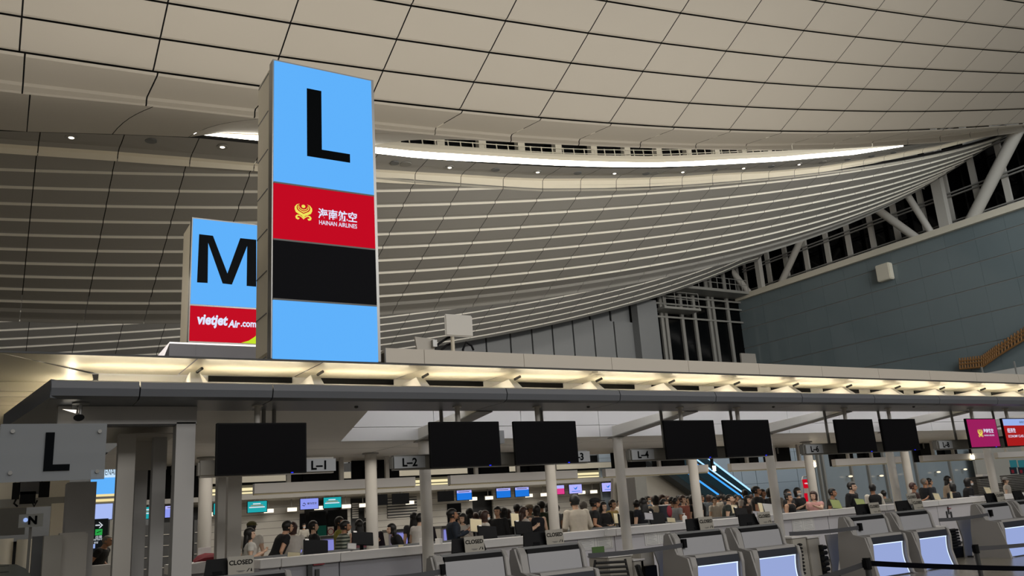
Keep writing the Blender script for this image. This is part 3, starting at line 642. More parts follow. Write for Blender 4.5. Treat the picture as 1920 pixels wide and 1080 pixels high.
mb = MB(); pp = [(v.x, Ym-.01, v.z) for v in pts[:-1]]+[(v3.x, Ym-.01, v3.z), (v4.x, Ym-.01, v4.z), (pts[-1].x, Ym-.01, pts[-1].z)]; mb.add(pp, [tuple(range(len(pp)))]); mb.build('corner_swoosh', 'sign_lime', PAN['airline_panel'])
# grey cabinet on the roof before the M tower
Yc = 14.6
a = aY(318, 641, Yc); b = aY(485, 646, Yc); c_ = aY(303, 666, Yc+1.2)
mb = MB(); mb.prism([(Yc, zf0), (Yc, a.z), (Yc+1.3, a.z), (Yc+1.8, zf0)], 'x', a.x, b.x+.6); mb.box(a.x+.42, a.x+.428, Yc-.004, Yc, zf0, a.z)
mat('cabinet_grey', '#a9a9b2', .5, noise=.02)
tag(mb.build('rooftop_cabinet', 'cabinet_grey'), 'low pale grey cabinet on the canopy roof under the M sign', 'cabinet')
# antenna plates etc. on roof
Ya = 13.0
an = thing('panel_antenna', 'white square panel antenna on a short post above the canopy fascia', 'antenna', (aY(850, 655, Ya).x, Ya, zf1))
a, b = aY(834, 588, Ya), aY(888, 632, Ya)
mb = MB(); mb.box(a.x, b.x, Ya, Ya+.05, b.z, a.z); mb.build('plate', 'white_panel', an, bevel=.02)
p = aY(852, 640, Ya); mb = MB(); mb.tube([(p.x, Ya+.07, zf1-.1), (p.x, Ya+.07, b.z+.2)], .035, 10); mb.build('post', 'cream', an)
an2 = thing('panel_antenna', 'smaller tilted panel antenna with a grey clamp, left of the square one', 'antenna', (aY(795, 655, Ya).x, Ya, zf1))
q_ = [aY(*p, Ya) for p in [(778, 631), (815, 636), (815, 660), (783, 660)]]
mb = MB(); mb.prism([(v.x, v.z) for v in q_], 'y', Ya, Ya+.04); mb.build('plate', 'column_paint', an2)
p = aY(812, 643, Ya); mb = MB(); mb.tube([(p.x-.06, Ya+.08, zf1-.06), (p.x-.06, Ya+.08, p.z)], .02, 8); mb.build('post', 'steel', an2); mb = MB(); mb.box(p.x-.04, p.x+.04, Ya-.08, Ya, p.z-.08, p.z+.04); mb.build('clamp', 'steel', an2)
for i, (l, lb) in enumerate([([(812, 657), (822, 645), (838, 634), (850, 630)], 'black cable looping up to the square panel antenna'), ([(828, 656), (838, 647), (850, 643)], 'short black cable behind the antenna post'), ([(868, 655), (874, 642), (884, 648), (888, 657)], 'coil of black cables right of the antenna post')]):
    l2 = [aY(x, y, Ya+.15) for x, y in l]; l2 = [Vector((l2[0].x, l2[0].y, zf1-.05))]+l2; mb = MB(); mb.tube(l2, .022, 6); tag(mb.build('antenna_cable', 'black_plastic'), lb, 'cable')
a, b = aY(1389, 662, 13.2), aY(1419, 682, 13.2)
mb = MB(); mb.box(a.x, b.x, 13.2, 13.24, zf1-.05, a.z, 0); tag(mb.build('panel_antenna', 'grey_metal'), 'small square plate standing on the canopy roof at the right', 'antenna')
# ============================================================ MONITORS under the canopy
screen('mag_screen', '#a82064', .8); screen('red_screen', '#b01c1c', .85); screen('pale_blue_screen', '#9db7f2', .9); screen('standby_led', '#1c2cff', 1.5)
Ymo = 11.7
def monitor(x0, label, group=None, face='black_screen'):
    o = thing('flight_monitor', label, 'monitor', (x0, Ymo, H0+.69), 0, group)
    mb = MB(); mb.box(x0, x0+1.22, Ymo, Ymo+.06, H0+.69, H0+1.38); hs_ = mb.build('housing', 'black_plastic', o, bevel=.006)
    mb = MB(); mb.box(x0+.02, x0+1.2, Ymo-.004, Ymo, H0+.71, H0+1.36); mb.build('screen', face, o)
    mb = MB(); mb.box(x0+.28, x0+.95, Ymo+.06, Ymo+.14, H0+.85, H0+1.25); mb.build('back_box', 'black_plastic', o)
    mb = MB(); mb.tube([(x0+.58, Ymo+.18, H0+1.0), (x0+.58, Ymo+.18, zb0)], .04, 14); mb.tube([(x0+.58, Ymo+.18, zb0-.02), (x0+.58, Ymo+.18, zb0)], .075, 14); mb.build('hanger', 'column_paint', o, smooth=True)
    mb = MB(); mb.box(x0+1.0, x0+1.03, Ymo-.008, Ymo, H0+.693, H0+.705); mb.build('standby_light', 'standby_led', hs_)
    return o
m1 = monitor(2.46, 'black switched-off monitor hanging furthest left, over sign L-1')
for x, lb in ((5.58, 'black switched-off monitor right of sign L-2'), (7.07, 'black switched-off monitor left of the 3 of sign L-3'), (10.22, 'black switched-off monitor right of sign L-4'), (11.68, 'black switched-off monitor right of the one beside L-4'), (14.85, 'black switched-off monitor right of sign L-6'), (16.34, 'black switched-off monitor left of sign L-8')): monitor(x, lb)
m8 = monitor(19.5, 'monitor glowing magenta with a yellow crest and white characters', None, 'mag_screen')
m9 = monitor(21.0, 'monitor showing red economy class notice at the right edge', None, 'red_screen')
hainan_logo(19.5+.36, H0+.935, .2, Ymo-.004, m8); text('海南航空', .105, (19.5+.6, Ymo-.008, H0+1.03), 'characters', 'logo_white', m8, width=.42, bold=.02); text('HAINAN AIRLINES', .04, (19.5+.6, Ymo-.008, H0+.955), 'lettering', 'logo_white', m8, width=.42)
mb = MB(); mb.box(21.02, 22.2, Ymo-.006, Ymo-.004, H0+1.2, H0+1.36); mb.build('header_strip', 'pale_blue_screen', m9)
text('经济舱', .12, (21.12, Ymo-.008, H0+1.02), 'characters', 'logo_white', m9, bold=.02); text('ECONOMY CLASS', .06, (21.12, Ymo-.008, H0+.91), 'lettering', 'logo_white', m9, bold=.01); text('海南航空', .06, (21.72, Ymo-.008, H0+1.25), 'characters', 'ink', m9)
# counter number strips
Yn = 12.26
def strip(x0, x1, labels, lab):
    o = thing('counter_number_strip', lab, 'sign', (x0, Yn, H0+.71))
    mb = MB(); mb.box(x0, x1, Yn, Yn+.16, H0+.71, H0+.94); mb.build('housing', 'grey_metal' if x0 > 4 else 'column_paint', o, bevel=.03)
    mat('number_plate', '#aeb2b7', .5, noise=0)
    for tx, s in labels:
        mb = MB(); mb.box(tx, tx+.52, Yn-.012, Yn, H0+.735, H0+.915); np_ = mb.build('number_plate', 'number_plate', o)
        text(s, .13, (tx+.26, Yn-.014, H0+.76), 'number', 'ink', np_, align='CENTER', bold=.03)
    for hx in (x0+.9, x1-.9): mb = MB(); mb.tube([(hx, Yn+.08, H0+.94), (hx, Yn+.08, zb0)], .03, 10); mb.build('hanger', 'grey_metal', o)
strip(2.35, 4.3, [(3.77, 'L–1')], 'grey counter number strip reading L-1 behind the leftmost monitor')
strip(5.2, 8.93, [(5.22, 'L–2'), (8.4, 'L–3')], 'grey counter number strip with plates L-2 and L-3')
strip(9.83, 13.45, [(9.86, 'L–4'), (12.9, 'L–5')], 'grey counter number strip with plate L-4')
strip(14.46, 18.1, [(14.5, 'L–6'), (17.5, 'L–7')], 'grey counter number strip with plate L-6')
strip(19.1, 22.7, [(19.14, 'L–8'), (22.1, 'L–9')], 'grey counter number strip with plate L-8')
# security camera and spotlight at left
cmx = aY(152, 750, 11.7)
sc = thing('security_camera', 'dark security camera on a short stem under the canopy corner', 'camera', (cmx.x, 11.7, zb0))
mb = MB(); mb.tube([(cmx.x, 11.7, zb0), (cmx.x, 11.7, zb0-.02)], .1, 18); mb.build('base_plate', 'mid_grey', sc)
mb = MB(); mb.tube([(cmx.x, 11.7, zb0-.02), (cmx.x, 11.7, zb0-.16)], .022, 10); mb.build('stem', 'steel', sc)
mb = MB(); mb.tube([(cmx.x-.02, 11.6, zb0-.2), (cmx.x, 11.8, zb0-.17)], .06, 14, sq=.7); mb.build('body', 'black_plastic', sc, smooth=True)
p = aY(132, 772, 11.75); mb = MB(); mb.add([(p.x-.09, p.y, p.z+.03), (p.x+.06, p.y, p.z-.02), (p.x+.07, p.y+.06, p.z+.03), (p.x-.08, p.y+.06, p.z+.035)], [(0, 1, 2, 3)]); mb.box(p.x+.02, p.x+.07, p.y+.08, p.y+.12, p.z+.04, p.z+.14, 1)
tag(mb.build('spotlight', ['downlight_lens', 'mid_grey']), 'small white wedge-shaped spotlight left of the security camera', 'light')
for i, px in enumerate((668, 1103, 1450, 1713)): 
    p = aZ(px, 762, zb0) ; mb = MB(); mb.ell((p.x, min(p.y, 12.3), zb0-.01), (.03, .03, .02), 12, 6); tag(mb.build('soffit_sensor', 'dark_grey'), ['small dark sensor dot on the soffit left of the L-2 monitor', 'small dark sensor dot on the soffit above sign L-3', 'small dark sensor dot on the soffit right of the L-5 monitor', 'small dark sensor dot on the soffit left of the magenta screen'][i], 'sensor')
sp = aY(936, 800, 14.2); mb = MB(); mb.box(sp.x-.07, sp.x+.1, 14.2, 14.4, sp.z-.32, H0+1.5); tag(mb.build('column_loudspeaker', 'mid_grey'), 'narrow grey loudspeaker hanging behind the L-2 monitor', 'loudspeaker')
# ============================================================ WHITE STAFF COUNTER at y = 15.3
Yw = 15.3; zt_ = .535
mat('counter_white', '#dcdad8', .35, noise=.015)
mat('counter_front', '#c3c1c4', .4, noise=.02)
mat('counter_grey', '#9b9ba2', .4, noise=.02)
ct = thing('staff_counter', 'long white staff counter with a thick bright ledge and grey-white front panels', 'counter', (3.98, Yw, 0))
mb = MB(); zt0 = H0-zt_
segs = [3.98, 4.35, 5.42, 7.05, 9.35, 11.65, 13.95, 16.3, 18.6, 20.95, 23.3, 25.6, 28, XE]
for a, b in zip(segs, segs[1:]): mb.box(a+.004, b-.004, Yw-.02, Yw+.5, zt0-.15, zt0)
mb.build('ledge', 'counter_white', ct, bevel=.008)
for i, (a, b) in enumerate(zip(segs, segs[1:])):
    mb = MB(); mb.box(a+.01, b-.01, Yw+.06, Yw+.45, 0.05, zt0-.15); mb.build('front_panel', 'counter_grey' if b < 7.4 else 'counter_front', ct)
mb = MB(); mb.box(3.98, XE, Yw+.1, Yw+.4, 0, .06)
mb.build('plinth', 'dark_grey', ct)
mb = MB(); mb.box(4.9, 5.02, Yw+.03, Yw+.06, .35, .80); mb.build('vent_slot', 'black_plastic', ct)
# left piece of counter under the pillars
cl = thing('side_counter', 'short white counter piece between the portal posts at the left, a red bag on it', 'counter', (2.9, Yw+.6, 0))
p = aY(362, 1062, Yw+.4); q_ = aY(410, 1062, Yw+.4)
mb = MB(); mb.box(p.x-.3, q_.x+.15, Yw+.4, Yw+1.4, p.z-.12, p.z+.04); mb.build('worktop', 'counter_white', cl); mb = MB(); mb.box(p.x-.25, q_.x+.1, Yw+.5, Yw+1.3, 0, p.z-.12); mb.build('base', 'counter_grey', cl)
mat('red_cloth', '#6e0f1c', .8, noise=.2, scale=20)
b0 = aY(385, 1050, Yw+.7); mb = MB()
mb.loft([[(b0.x+dx+.07*math.cos(2*math.pi*k/12)*s, b0.y+.16*math.sin(2*math.pi*k/12)*s, p.z+.04+h+.0*s+(.09*s*abs(math.cos(2*math.pi*k/12+.6)))) for k in range(12)] for dx, h, s in ((-.18, .01, .4), (-.05, .02, 1.1), (.12, .0, 1.7), (.3, .0, 1.5), (.42, .03, .7))])
tag(mb.build('red_bag', 'red_cloth', smooth=True), 'crumpled dark red bag lying on the side counter', 'bag')
p_ = aY(400, 1050, Yw+.7)
b_ = aY(378, 1048, Yw+1.1); mb = MB(); mb.box(b_.x-.05, b_.x+.16, Yw+1.1, Yw+1.2, p.z+.04, p.z+.28); tag(mb.build('card_stand', 'counter_white'), 'small white card stand beside the red bag', 'stand')
# posted notices and fittings on the counter front (real paper, framed)
mat('paper', '#d9d8d4', .7, noise=.01)
def notice(px0, py0, px1, py1, label, cols=2, Y=Yw+.052):
    a, b = aY(px0, py0, Y), aY(px1, py1, Y)
    o = thing('notice_sheet', label, 'notice', (a.x, Y, b.z)); mb = MB(); mb.box(a.x, b.x, Y-.004, Y, b.z, a.z); mb.build('paper', 'paper', o)
    w = (b.x-a.x)/cols; h = a.z-b.z; mb = MB()
    for c in range(cols):
        x0, x1 = a.x+c*w+.04*w+.02, a.x+(c+1)*w-.06*w
        for (u0, u1, v0, v1) in ((0, 1, .06, .075), (0, 1, .72, .735), (0, .012, .06, .735), (.988, 1, .06, .735)): mb.box(x0+(x1-x0)*u0, x0+(x1-x0)*u1, Y-.006, Y-.004, b.z+h*v0, b.z+h*v1)
        mb.box(x0+.2*(x1-x0), x0+.75*(x1-x0), Y-.006, Y-.004, b.z+h*.82, b.z+h*.88)
        for k in range(6): mb.box(x0+.1*(x1-x0), x0+(.9-.12*(k % 3))*(x1-x0), Y-.006, Y-.004, b.z+h*(.15+.09*k), b.z+h*(.165+.09*k))
    mb.build('print', 'mid_grey', o); return o
notice(1083, 1003, 1149, 1027, 'pair of printed notice sheets on the counter front, left of the fourth column')
notice(1207, 991, 1260, 1018, 'pair of printed notice sheets on the counter front under sign L-4', 2)
notice(1483, 968, 1528, 993, 'pair of printed notice sheets on the counter front under sign L-6', 2)
notice(1823, 936, 1862, 960, 'printed notice sheet on the counter front left of the rightmost kiosk', 1)
mat('red_plastic', '#8e2430', .5, noise=0)
for i, (px, py) in enumerate(((1577, 978), (1778, 957))):
    a = aY(px, py, Yw+.05); o = thing('counter_fittings', ['dark latches and a red tag on the counter front left of the L-6 kiosks', 'dark latches and a red tag on the counter front under the seated women'][i], 'fitting', (a.x, Yw+.05, a.z))
    for dx, dz, w, h, m_ in ((0, .0, .03, .22, 'dark_grey'), (-.1, -.12, .04, .2, 'dark_grey'), (.1, -.13, .04, .18, 'dark_grey'), (.05, .05, .16, .02, 'red_plastic'), (.12, -.27, .05, .04, 'dark_grey')):
        mb = MB(); mb.box(a.x+dx-w/2, a.x+dx+w/2, Yw+.03, Yw+.06, a.z+dz-h/2, a.z+dz+h/2); mb.build('latch' if 'grey' in m_ else 'red_tag', m_, o)
a = aY(580, 1063, Yw+.05); o = thing('counter_fittings', 'dark hinge post and red bar on the counter front under the L-1 area', 'fitting', (a.x, Yw+.05, a.z))
mb = MB(); mb.box(a.x-.05, a.x+.03, Yw-.03, Yw+.06, .2, zt0-.16); mb.build('hinge_post', 'dark_grey', o)
mb = MB(); mb.box(a.x+.06, a.x+.26, Yw, Yw+.06, a.z+.02, a.z+.045); mb.build('red_tag', 'red_plastic', o)
mb = MB(); mb.box(a.x+.1, a.x+.17, Yw+.0, Yw+.06, a.z-.3, a.z-.05); mb.build('latch', 'dark_grey', o)
# green card, hand sanitiser, papers
mat('green_card', '#4c6b35', .6, noise=.1)
a, b = aY(1111, 1026, 14.2), aY(1135, 1050, 14.2); mb = MB(); mb.box(a.x, b.x, 14.2, 14.23, b.z, a.z); gc = tag(mb.build('green_card', 'green_card'), 'small green card behind the belt right of the L-3 kiosk', 'card'); mb = MB(); mb.box(a.x+.12, a.x+.15, 14.23, 14.26, 0, a.z-.02); mb.build('stand', 'mid_grey', gc)
a = aY(1283, 965, Yw+.3); o = thing('soap_dispenser', 'white pump bottle standing on the counter ledge', 'bottle', (a.x, Yw+.3, zt0)); k = .75
mb = MB(); mb.tube([(a.x, Yw+.3, zt0), (a.x, Yw+.3, zt0+.17*k), (a.x, Yw+.3, zt0+.2*k)], [.055, .055, .025], 16); mb.build('bottle', 'counter_white', o, smooth=True)
mb = MB(); mb.tube([(a.x, Yw+.3, zt0+.2*k), (a.x, Yw+.3, zt0+.26*k)], .014, 8); mb.box(a.x-.045, a.x+.02, Yw+.29, Yw+.31, zt0+.25*k, zt0+.27*k); mb.build('pump', 'counter_white', o)
a = aY(800, 1000, Yw+.25); mb = MB(); mb.box(a.x-.14, a.x-.0, Yw+.1, Yw+.3, zt0, zt0+.13); mb.box(a.x+.2, a.x+.26, Yw+.1, Yw+.3, zt0, zt0+.1); tag(mb.build('paper_tray', 'counter_white'), 'white paper tray on the ledge beside the second front column', 'tray')
a = aY(1136, 1000, Yw-.01); mb = MB(); mb.prism([(a.x-.04, zt0+.01), (a.x+.03, zt0+.01), (a.x+.02, zt0-.14), (a.x-.06, zt0-.12)], 'y', Yw-.035, Yw-.025); tag(mb.build('hanging_tag', 'paper'), 'white luggage tag strip hanging over the counter edge', 'tag')
# ============================================================ STAFF DESKS with PC monitors (y ~ 17)
Yd = 17.0
DK = [(471, 1000, 462, 1), (583, 1012, 592, 1), (678, 1006, 0, 0), (914, 994, 0, 1), (982, 983, 0, 1), (1167, 975, 0, 1), (1229, 970, 0, 1), (1388, 957, 0, 1), (1424, 952, 0, 0)]
def pc(px, py, w, h, lab, Y=Yd, tilt=.35, m_='black_plastic', group=None, card=True):
    a = aY(px, py, Y); o = thing('desk_monitor', lab, 'monitor', (a.x, Y, a.z-h/2), 0, group)
    w *= 1.12; h *= 1.12; c = Matrix.Translation((a.x, Y, a.z)) @ Matrix.Rotation(-tilt, 4, 'X') @ Matrix.Rotation(.12, 4, 'Y')
    mb = MB(); mb.T = c; mb.box(-w/2, w/2, -.015, .02, -h/2, h/2); mb.build('back_shell', m_, o, bevel=.008)
    mb = MB(); mb.box(a.x-.03, a.x+.03, Y+.04, Y+.1, zt0-.12, a.z); mb.build('stand', 'black_plastic', o)
    mb = MB(); mb.box(a.x-.1, a.x+.1, Y-.05, Y+.15, zt0-.14, zt0-.12); mb.build('foot', 'black_plastic', o)
    mb = MB(); mb.T = c; mb.box(-w/2+.03, -w/2+.1, -.018, -.012, h/2-.02, h/2+.01); mb.build('clip', 'counter_white', o)
    return o
pc(592, 1030, .44, .34, 'dark PC monitor seen from behind under sign L-1')
pc(680, 1010, .40, .25, 'dark PC monitor seen from behind left of the column at L-2', tilt=.4)
pc(914, 1000, .42, .30, 'dark PC monitor seen from behind above the left CLOSED sign at L-2')
pc(982, 990, .40, .28, 'dark PC monitor seen from behind left of the CLOSED sign at L-3')
pc(1170, 977, .30, .30, 'dark PC monitor seen from behind just left of the fourth column', tilt=.2)
pc(1232, 973, .42, .30, 'dark PC monitor seen from behind right of the fourth column')
pc(1390, 962, .40, .26, 'dark PC monitor seen from behind right of the fifth column')
mat('paper_green', '#b5c27c', .6, noise=.05); mat('paper_warm', '#cfc4a2', .6, noise=.03)
def stand(px, py, w, h, lab, m_='paper_warm', Y=Yw+.3, tilt=.25, rz=0.0, name='tent_card'):
    a = aY(px, py, Y); c = Matrix.Translation((a.x, Y, a.z)) @ Matrix.Rotation(rz, 4, 'Z') @ Matrix.Rotation(-tilt, 4, 'X') @ Matrix.Rotation(.12, 4, 'Y')
    o = thing(name, lab, 'sign', (a.x, Y, a.z-h/2)); mb = MB(); mb.T = c; mb.box(-w/2, w/2, 0, .012, -h/2, h/2); mb.build('sheet', m_, o)
    mb = MB(); mb.T = c; mb.box(-w/2, w/2, .015, .06, -h/2, -h/2+.02); mb.box(-w/2-.01, w/2+.01, .012, .016, -h/2-.01, h/2+.01); mb.build('holder', 'mid_grey', o)
    sf = zt0 if Y < 15.9 else zt0-.14
    if a.z-h/2 > sf+.01: mb = MB(); mb.box(a.x-.015, a.x+.015, Y+.01, Y+.04, sf, a.z); mb.build('stem', 'mid_grey', o)
    return o
stand(551, 1041, .22, .10, 'small cream card with a dark emblem on the ledge under L-1')
stand(660, 1024, .16, .10, 'small white card on the ledge left of the L-2 column', 'counter_white')
stand(752, 1024, .0+.1, .05, 'tiny cream card on the ledge right of the L-2 column')
stand(893, 985, .28, .28, 'cream tablet stand lit from behind, left of the PC monitor at L-2', Y=Yd+.25)
stand(966, 975, .2, .3, 'cream tablet stand beside the PC monitor at L-3', Y=Yd+.25)
stand(1157, 972, .16, .24, 'cream tablet stand left of the fourth column', Y=Yd+.3)
stand(1259, 975, .22, .1, 'small cream card on the ledge right of the L-4 PC monitor', Y=Yw+.35)
stand(1217, 968, .24, .16, 'grey document holder left of the L-4 PC monitor', 'counter_grey', Y=Yd)
stand(1378, 955, .2, .22, 'cream tablet stand left of the L-5 PC monitor', Y=Yd+.3)
stand(1419, 963, .26, .12, 'grey document holder right of the L-5 PC monitor', 'counter_grey', Y=Yd)
stand(1427, 952, .14, .26, 'cream tablet stand left of the green-edged display at L-5', Y=Yd+.2)
stand(1443, 955, .34, .3, 'pale green-edged display board standing above the L-5 kiosk', 'paper', Y=Yw+.35, tilt=.4)
stand(1568, 945, .34, .24, 'green-tinted display board left of the staff member in black', 'paper_green', tilt=.4)
stand(1614, 943, .34, .24, 'green-tinted display board right of the staff member in black', 'paper_green', tilt=.4)
stand(1757, 931, .26, .2, 'tan display board before the seated man at the right', 'paper_warm', tilt=.35)
stand(1784, 928, .1, .2, 'short cream cup-shaped card on the right part of the ledge', 'paper_warm', tilt=.05)
stand(1831, 932, .5, .12, 'grey letter tray at the right end of the ledge', 'counter_grey', tilt=.9)
stand(1853, 920, .28, .22, 'tan display board near the rightmost column', 'paper_warm', tilt=.35)
# back desk (worktop behind) seen between heads
o = thing('back_desk', 'continuous grey desk behind the staff counter carrying the PC monitors', 'desk', (4.2, 17.0, 0))
mb = MB(); mb.box(4.2, XE, 16.7, 17.35, zt0-.18, zt0-.14); mb.build('worktop', 'counter_grey', o); mb = MB(); mb.box(4.3, XE, 17.2, 17.3, 0, zt0-.18); mb.build('modesty_panel', 'dark_grey', o)
# M-side belt stand rail, low dark band
mb = MB(); mb.box(4.2, XE, 17.75, 17.79, zt0-.12, zt0-.02); o2 = tag(mb.build('guard_rail', 'mid_grey'), 'long grey guard rail beyond the staff desks', 'rail')
mb = MB()
for i in range(12):
    mb = MB(); mb.box(4.4+i*2.32, 4.46+i*2.32, 17.79, 17.84, 0, zt0-.12); mb.build('post', 'dark_grey', o2)
# ============================================================ M SIDE strips, monitors (seen from behind)
ms = None
for k in range(-1, 6):
    x = 9.35+4.64*k; x0 = max(x, .4)
    if k == -1:
        pass
    if ms is None or k == -1:
        o = thing('rear_counter_strip', '', 'sign', (x, 18.56, H0+.71), 0, 'number strips on the far side of the island, seen from behind'); ms = o
        mb = MB(); mb.box(x, x+3.72, 18.56, 18.72, H0+.70, H0+.905); mb.build('housing', 'counter_white', o)
        for hx in (x+.7, x+1.9, x+3.0): mb = MB(); mb.box(hx, hx+.09, 18.6, 18.68, H0+.905, H0+1.41); mb.build('hanger', 'column_paint', o)
        mb = MB(); mb.box(x, x+3.72, 18.6, 18.7, H0+.67, H0+.70); mb.build('underside_light', 'paper_warm', o)
    else: dup(ms, (x, 18.56, H0+.71))
for o in [x for x in bpy.data.objects if x.name.startswith('rear_counter_strip')]: o['label'] = 'white number strip on the far side of the island, seen from behind'
mm = None
for k in range(-2, 5):
    for dx, w in ((10.4, 1.22), (11.9, 1.22)):
        x = dx+4.64*k
        if x < 2: continue
        if mm is None:
            mm = thing('rear_monitor', 'black back of a monitor hanging on the far side of the island', 'monitor', (x, 19.6, H0+.72), 0, 'monitor backs on the far side of the island')
            mb = MB(); mb.box(x, x+w, 19.6, 19.66, H0+.72, H0+1.40); mb.build('housing', 'black_plastic', mm); mb = MB(); mb.box(x+.3, x+.9, 19.52, 19.6, H0+.9, H0+1.2); mb.build('back_box', 'black_plastic', mm)
            mb = MB(); mb.tube([(x+.6, 19.56, H0+1.1), (x+.6, 19.56, H0+1.52)], .03, 8); mb.build('hanger', 'grey_metal', mm)
        else: dup(mm, (x, 19.6, H0+.72))
# ============================================================ KIOSKS
mat('kiosk_grey', '#9f9d9b', .4, noise=.02); mat('kiosk_front', '#a6a7ac', .35, noise=.01); mat('kiosk_navy', '#252a36', .35, noise=.02)
screen('kiosk_glow', '#a4b5ea', .82); screen('kiosk_edge_glow', '#cfe0ff', 1.5); mat('kiosk_dim', '#aaacb4', .35, noise=.01)
mat('sign_plate', '#9d998f', .4, noise=.03)
def kiosk(x0, lit=True, side=True, label='', group=None, w=1.0):
    Y = 11.72; o = thing('bag_drop_kiosk', label, 'kiosk', (x0, Y, 0), 0, group)
    zA = H0-.585    # top
    # side cheeks: profile in YZ, leaning curve toward the viewer as it goes down
    cheek = [(12.18, zA-.0), (12.02, zA), (11.93, zA-.10), (11.88, zA-.38), (11.58, zA-.41), (11.55, zA-.56), (11.575, zA-.87), (11.51, zA-1.18), (11.42, 0), (12.3, 0), (12.25, zA-.4)]
    for s, (xa, xb) in (('left', (x0-.16, x0-.02)), ('right', (x0+w+.02, x0+w+.1))):
        mb = MB(); mb.prism(cheek, 'x', xa, xb); mb.build('side_cheek', 'kiosk_grey', o, bevel=.012)
    if side:
        mb = MB(); mb.prism([(12.03, zA-.015), (12.16, zA-.03), (12.2, zA-.2), (12.27, zA-.6), (12.32, 0), (11.45, 0), (11.5, .4), (11.6, zA-.42), (11.86, zA-.36)], 'x', x0-.2, x0-.165); mb.build('outer_shell', 'kiosk_grey', o)
    mb = MB(); mb.prism([(12.03, zA+.005), (12.2, zA+.005), (12.2, zA-.02), (12.02, zA-.03)], 'x', x0-.02, x0+w+.02); mb.build('cap', 'mid_grey', o)
    mb = MB(); mb.prism([(11.97, zA-.03), (12.02, zA-.03), (12.02, zA-.10), (11.95, zA-.10)], 'x', x0-.0, x0+w); mb.build('cap_strip', 'black_plastic', o)
    mb = MB(); mb.prism([(11.945, zA-.10), (12.2, zA-.10), (12.2, zA-.40), (11.90, zA-.40)], 'x', x0, x0+w); mb.build('upper_panel', 'kiosk_front', o)
    mb = MB(); mb.prism([(11.62, zA-.385), (12.2, zA-.385), (12.2, zA-.43), (11.60, zA-.43)], 'x', x0-.0, x0+w); mb.build('shelf', 'kiosk_grey', o)
    mb = MB(); mb.prism([(11.59, zA-.43), (11.8, zA-.43), (11.8, zA-.56), (11.575, zA-.56)], 'x', x0, x0+w); mb.build('navy_strip', 'kiosk_navy', o)
    prof = [(11.60+.05*math.sin(t*math.pi)-.05*t, zA-.56-.62*t) for t in [i/8 for i in range(9)]]
    mb = MB()
    for (a, b) in zip(prof, prof[1:]): mb.quad((x0+.02, a[0], a[1]), (x0+w-.02, a[0], a[1]), (x0+w-.02, b[0], b[1]), (x0+.02, b[0], b[1]))
    lp_ = mb.build('light_panel', 'kiosk_glow' if lit else 'kiosk_dim', o, smooth=True)
    if lit:
        mb = MB()
        for (a, b) in zip(prof, prof[1:]): mb.quad((x0+w-.055, a[0]-.006, a[1]), (x0+w-.03, a[0]-.006, a[1]), (x0+w-.03, b[0]-.006, b[1]), (x0+w-.055, b[0]-.006, b[1]))
        mb.build('side_light', 'kiosk_edge_glow', lp_); mb = MB(); mb.box(x0+.02, x0+w-.03, prof[0][0]-.01, prof[0][0]-.004, prof[0][1]-.018, prof[0][1]); mb.build('top_light', 'kiosk_edge_glow', lp_)
    mb = MB(); mb.box(x0, x0+w, 11.5, 12.6, 0, zA-1.18); mb.build('scale_base', 'dark_grey', o)
    return o
zA = H0-.585
K = [(2.45, False, 'leftmost kiosk, mostly below the frame, behind the biggest CLOSED sign'), (5.86, False, 'grey bag drop kiosk at L-2 with dark unlit lower front'), (7.32, False, 'grey bag drop kiosk at L-3, unlit, right of the L-2 kiosk'), (10.52, True, 'grey bag drop kiosk with glowing front under the monitor right of L-4'), (12.02, True, 'grey bag drop kiosk with glowing front under the L-5 monitor'),
     (15.24, True, 'grey bag drop kiosk with glowing front under the monitor right of L-6'), (16.76, True, 'grey bag drop kiosk with glowing front left of the black ribbed belt curtain'), (19.95, True, 'grey bag drop kiosk with glowing front at the right edge, leftmost of its pair'), (21.45, True, 'grey bag drop kiosk cut by the right edge of the photo')]
for i, (x, lit, lb) in enumerate(K): kiosk(x, lit, True, lb)
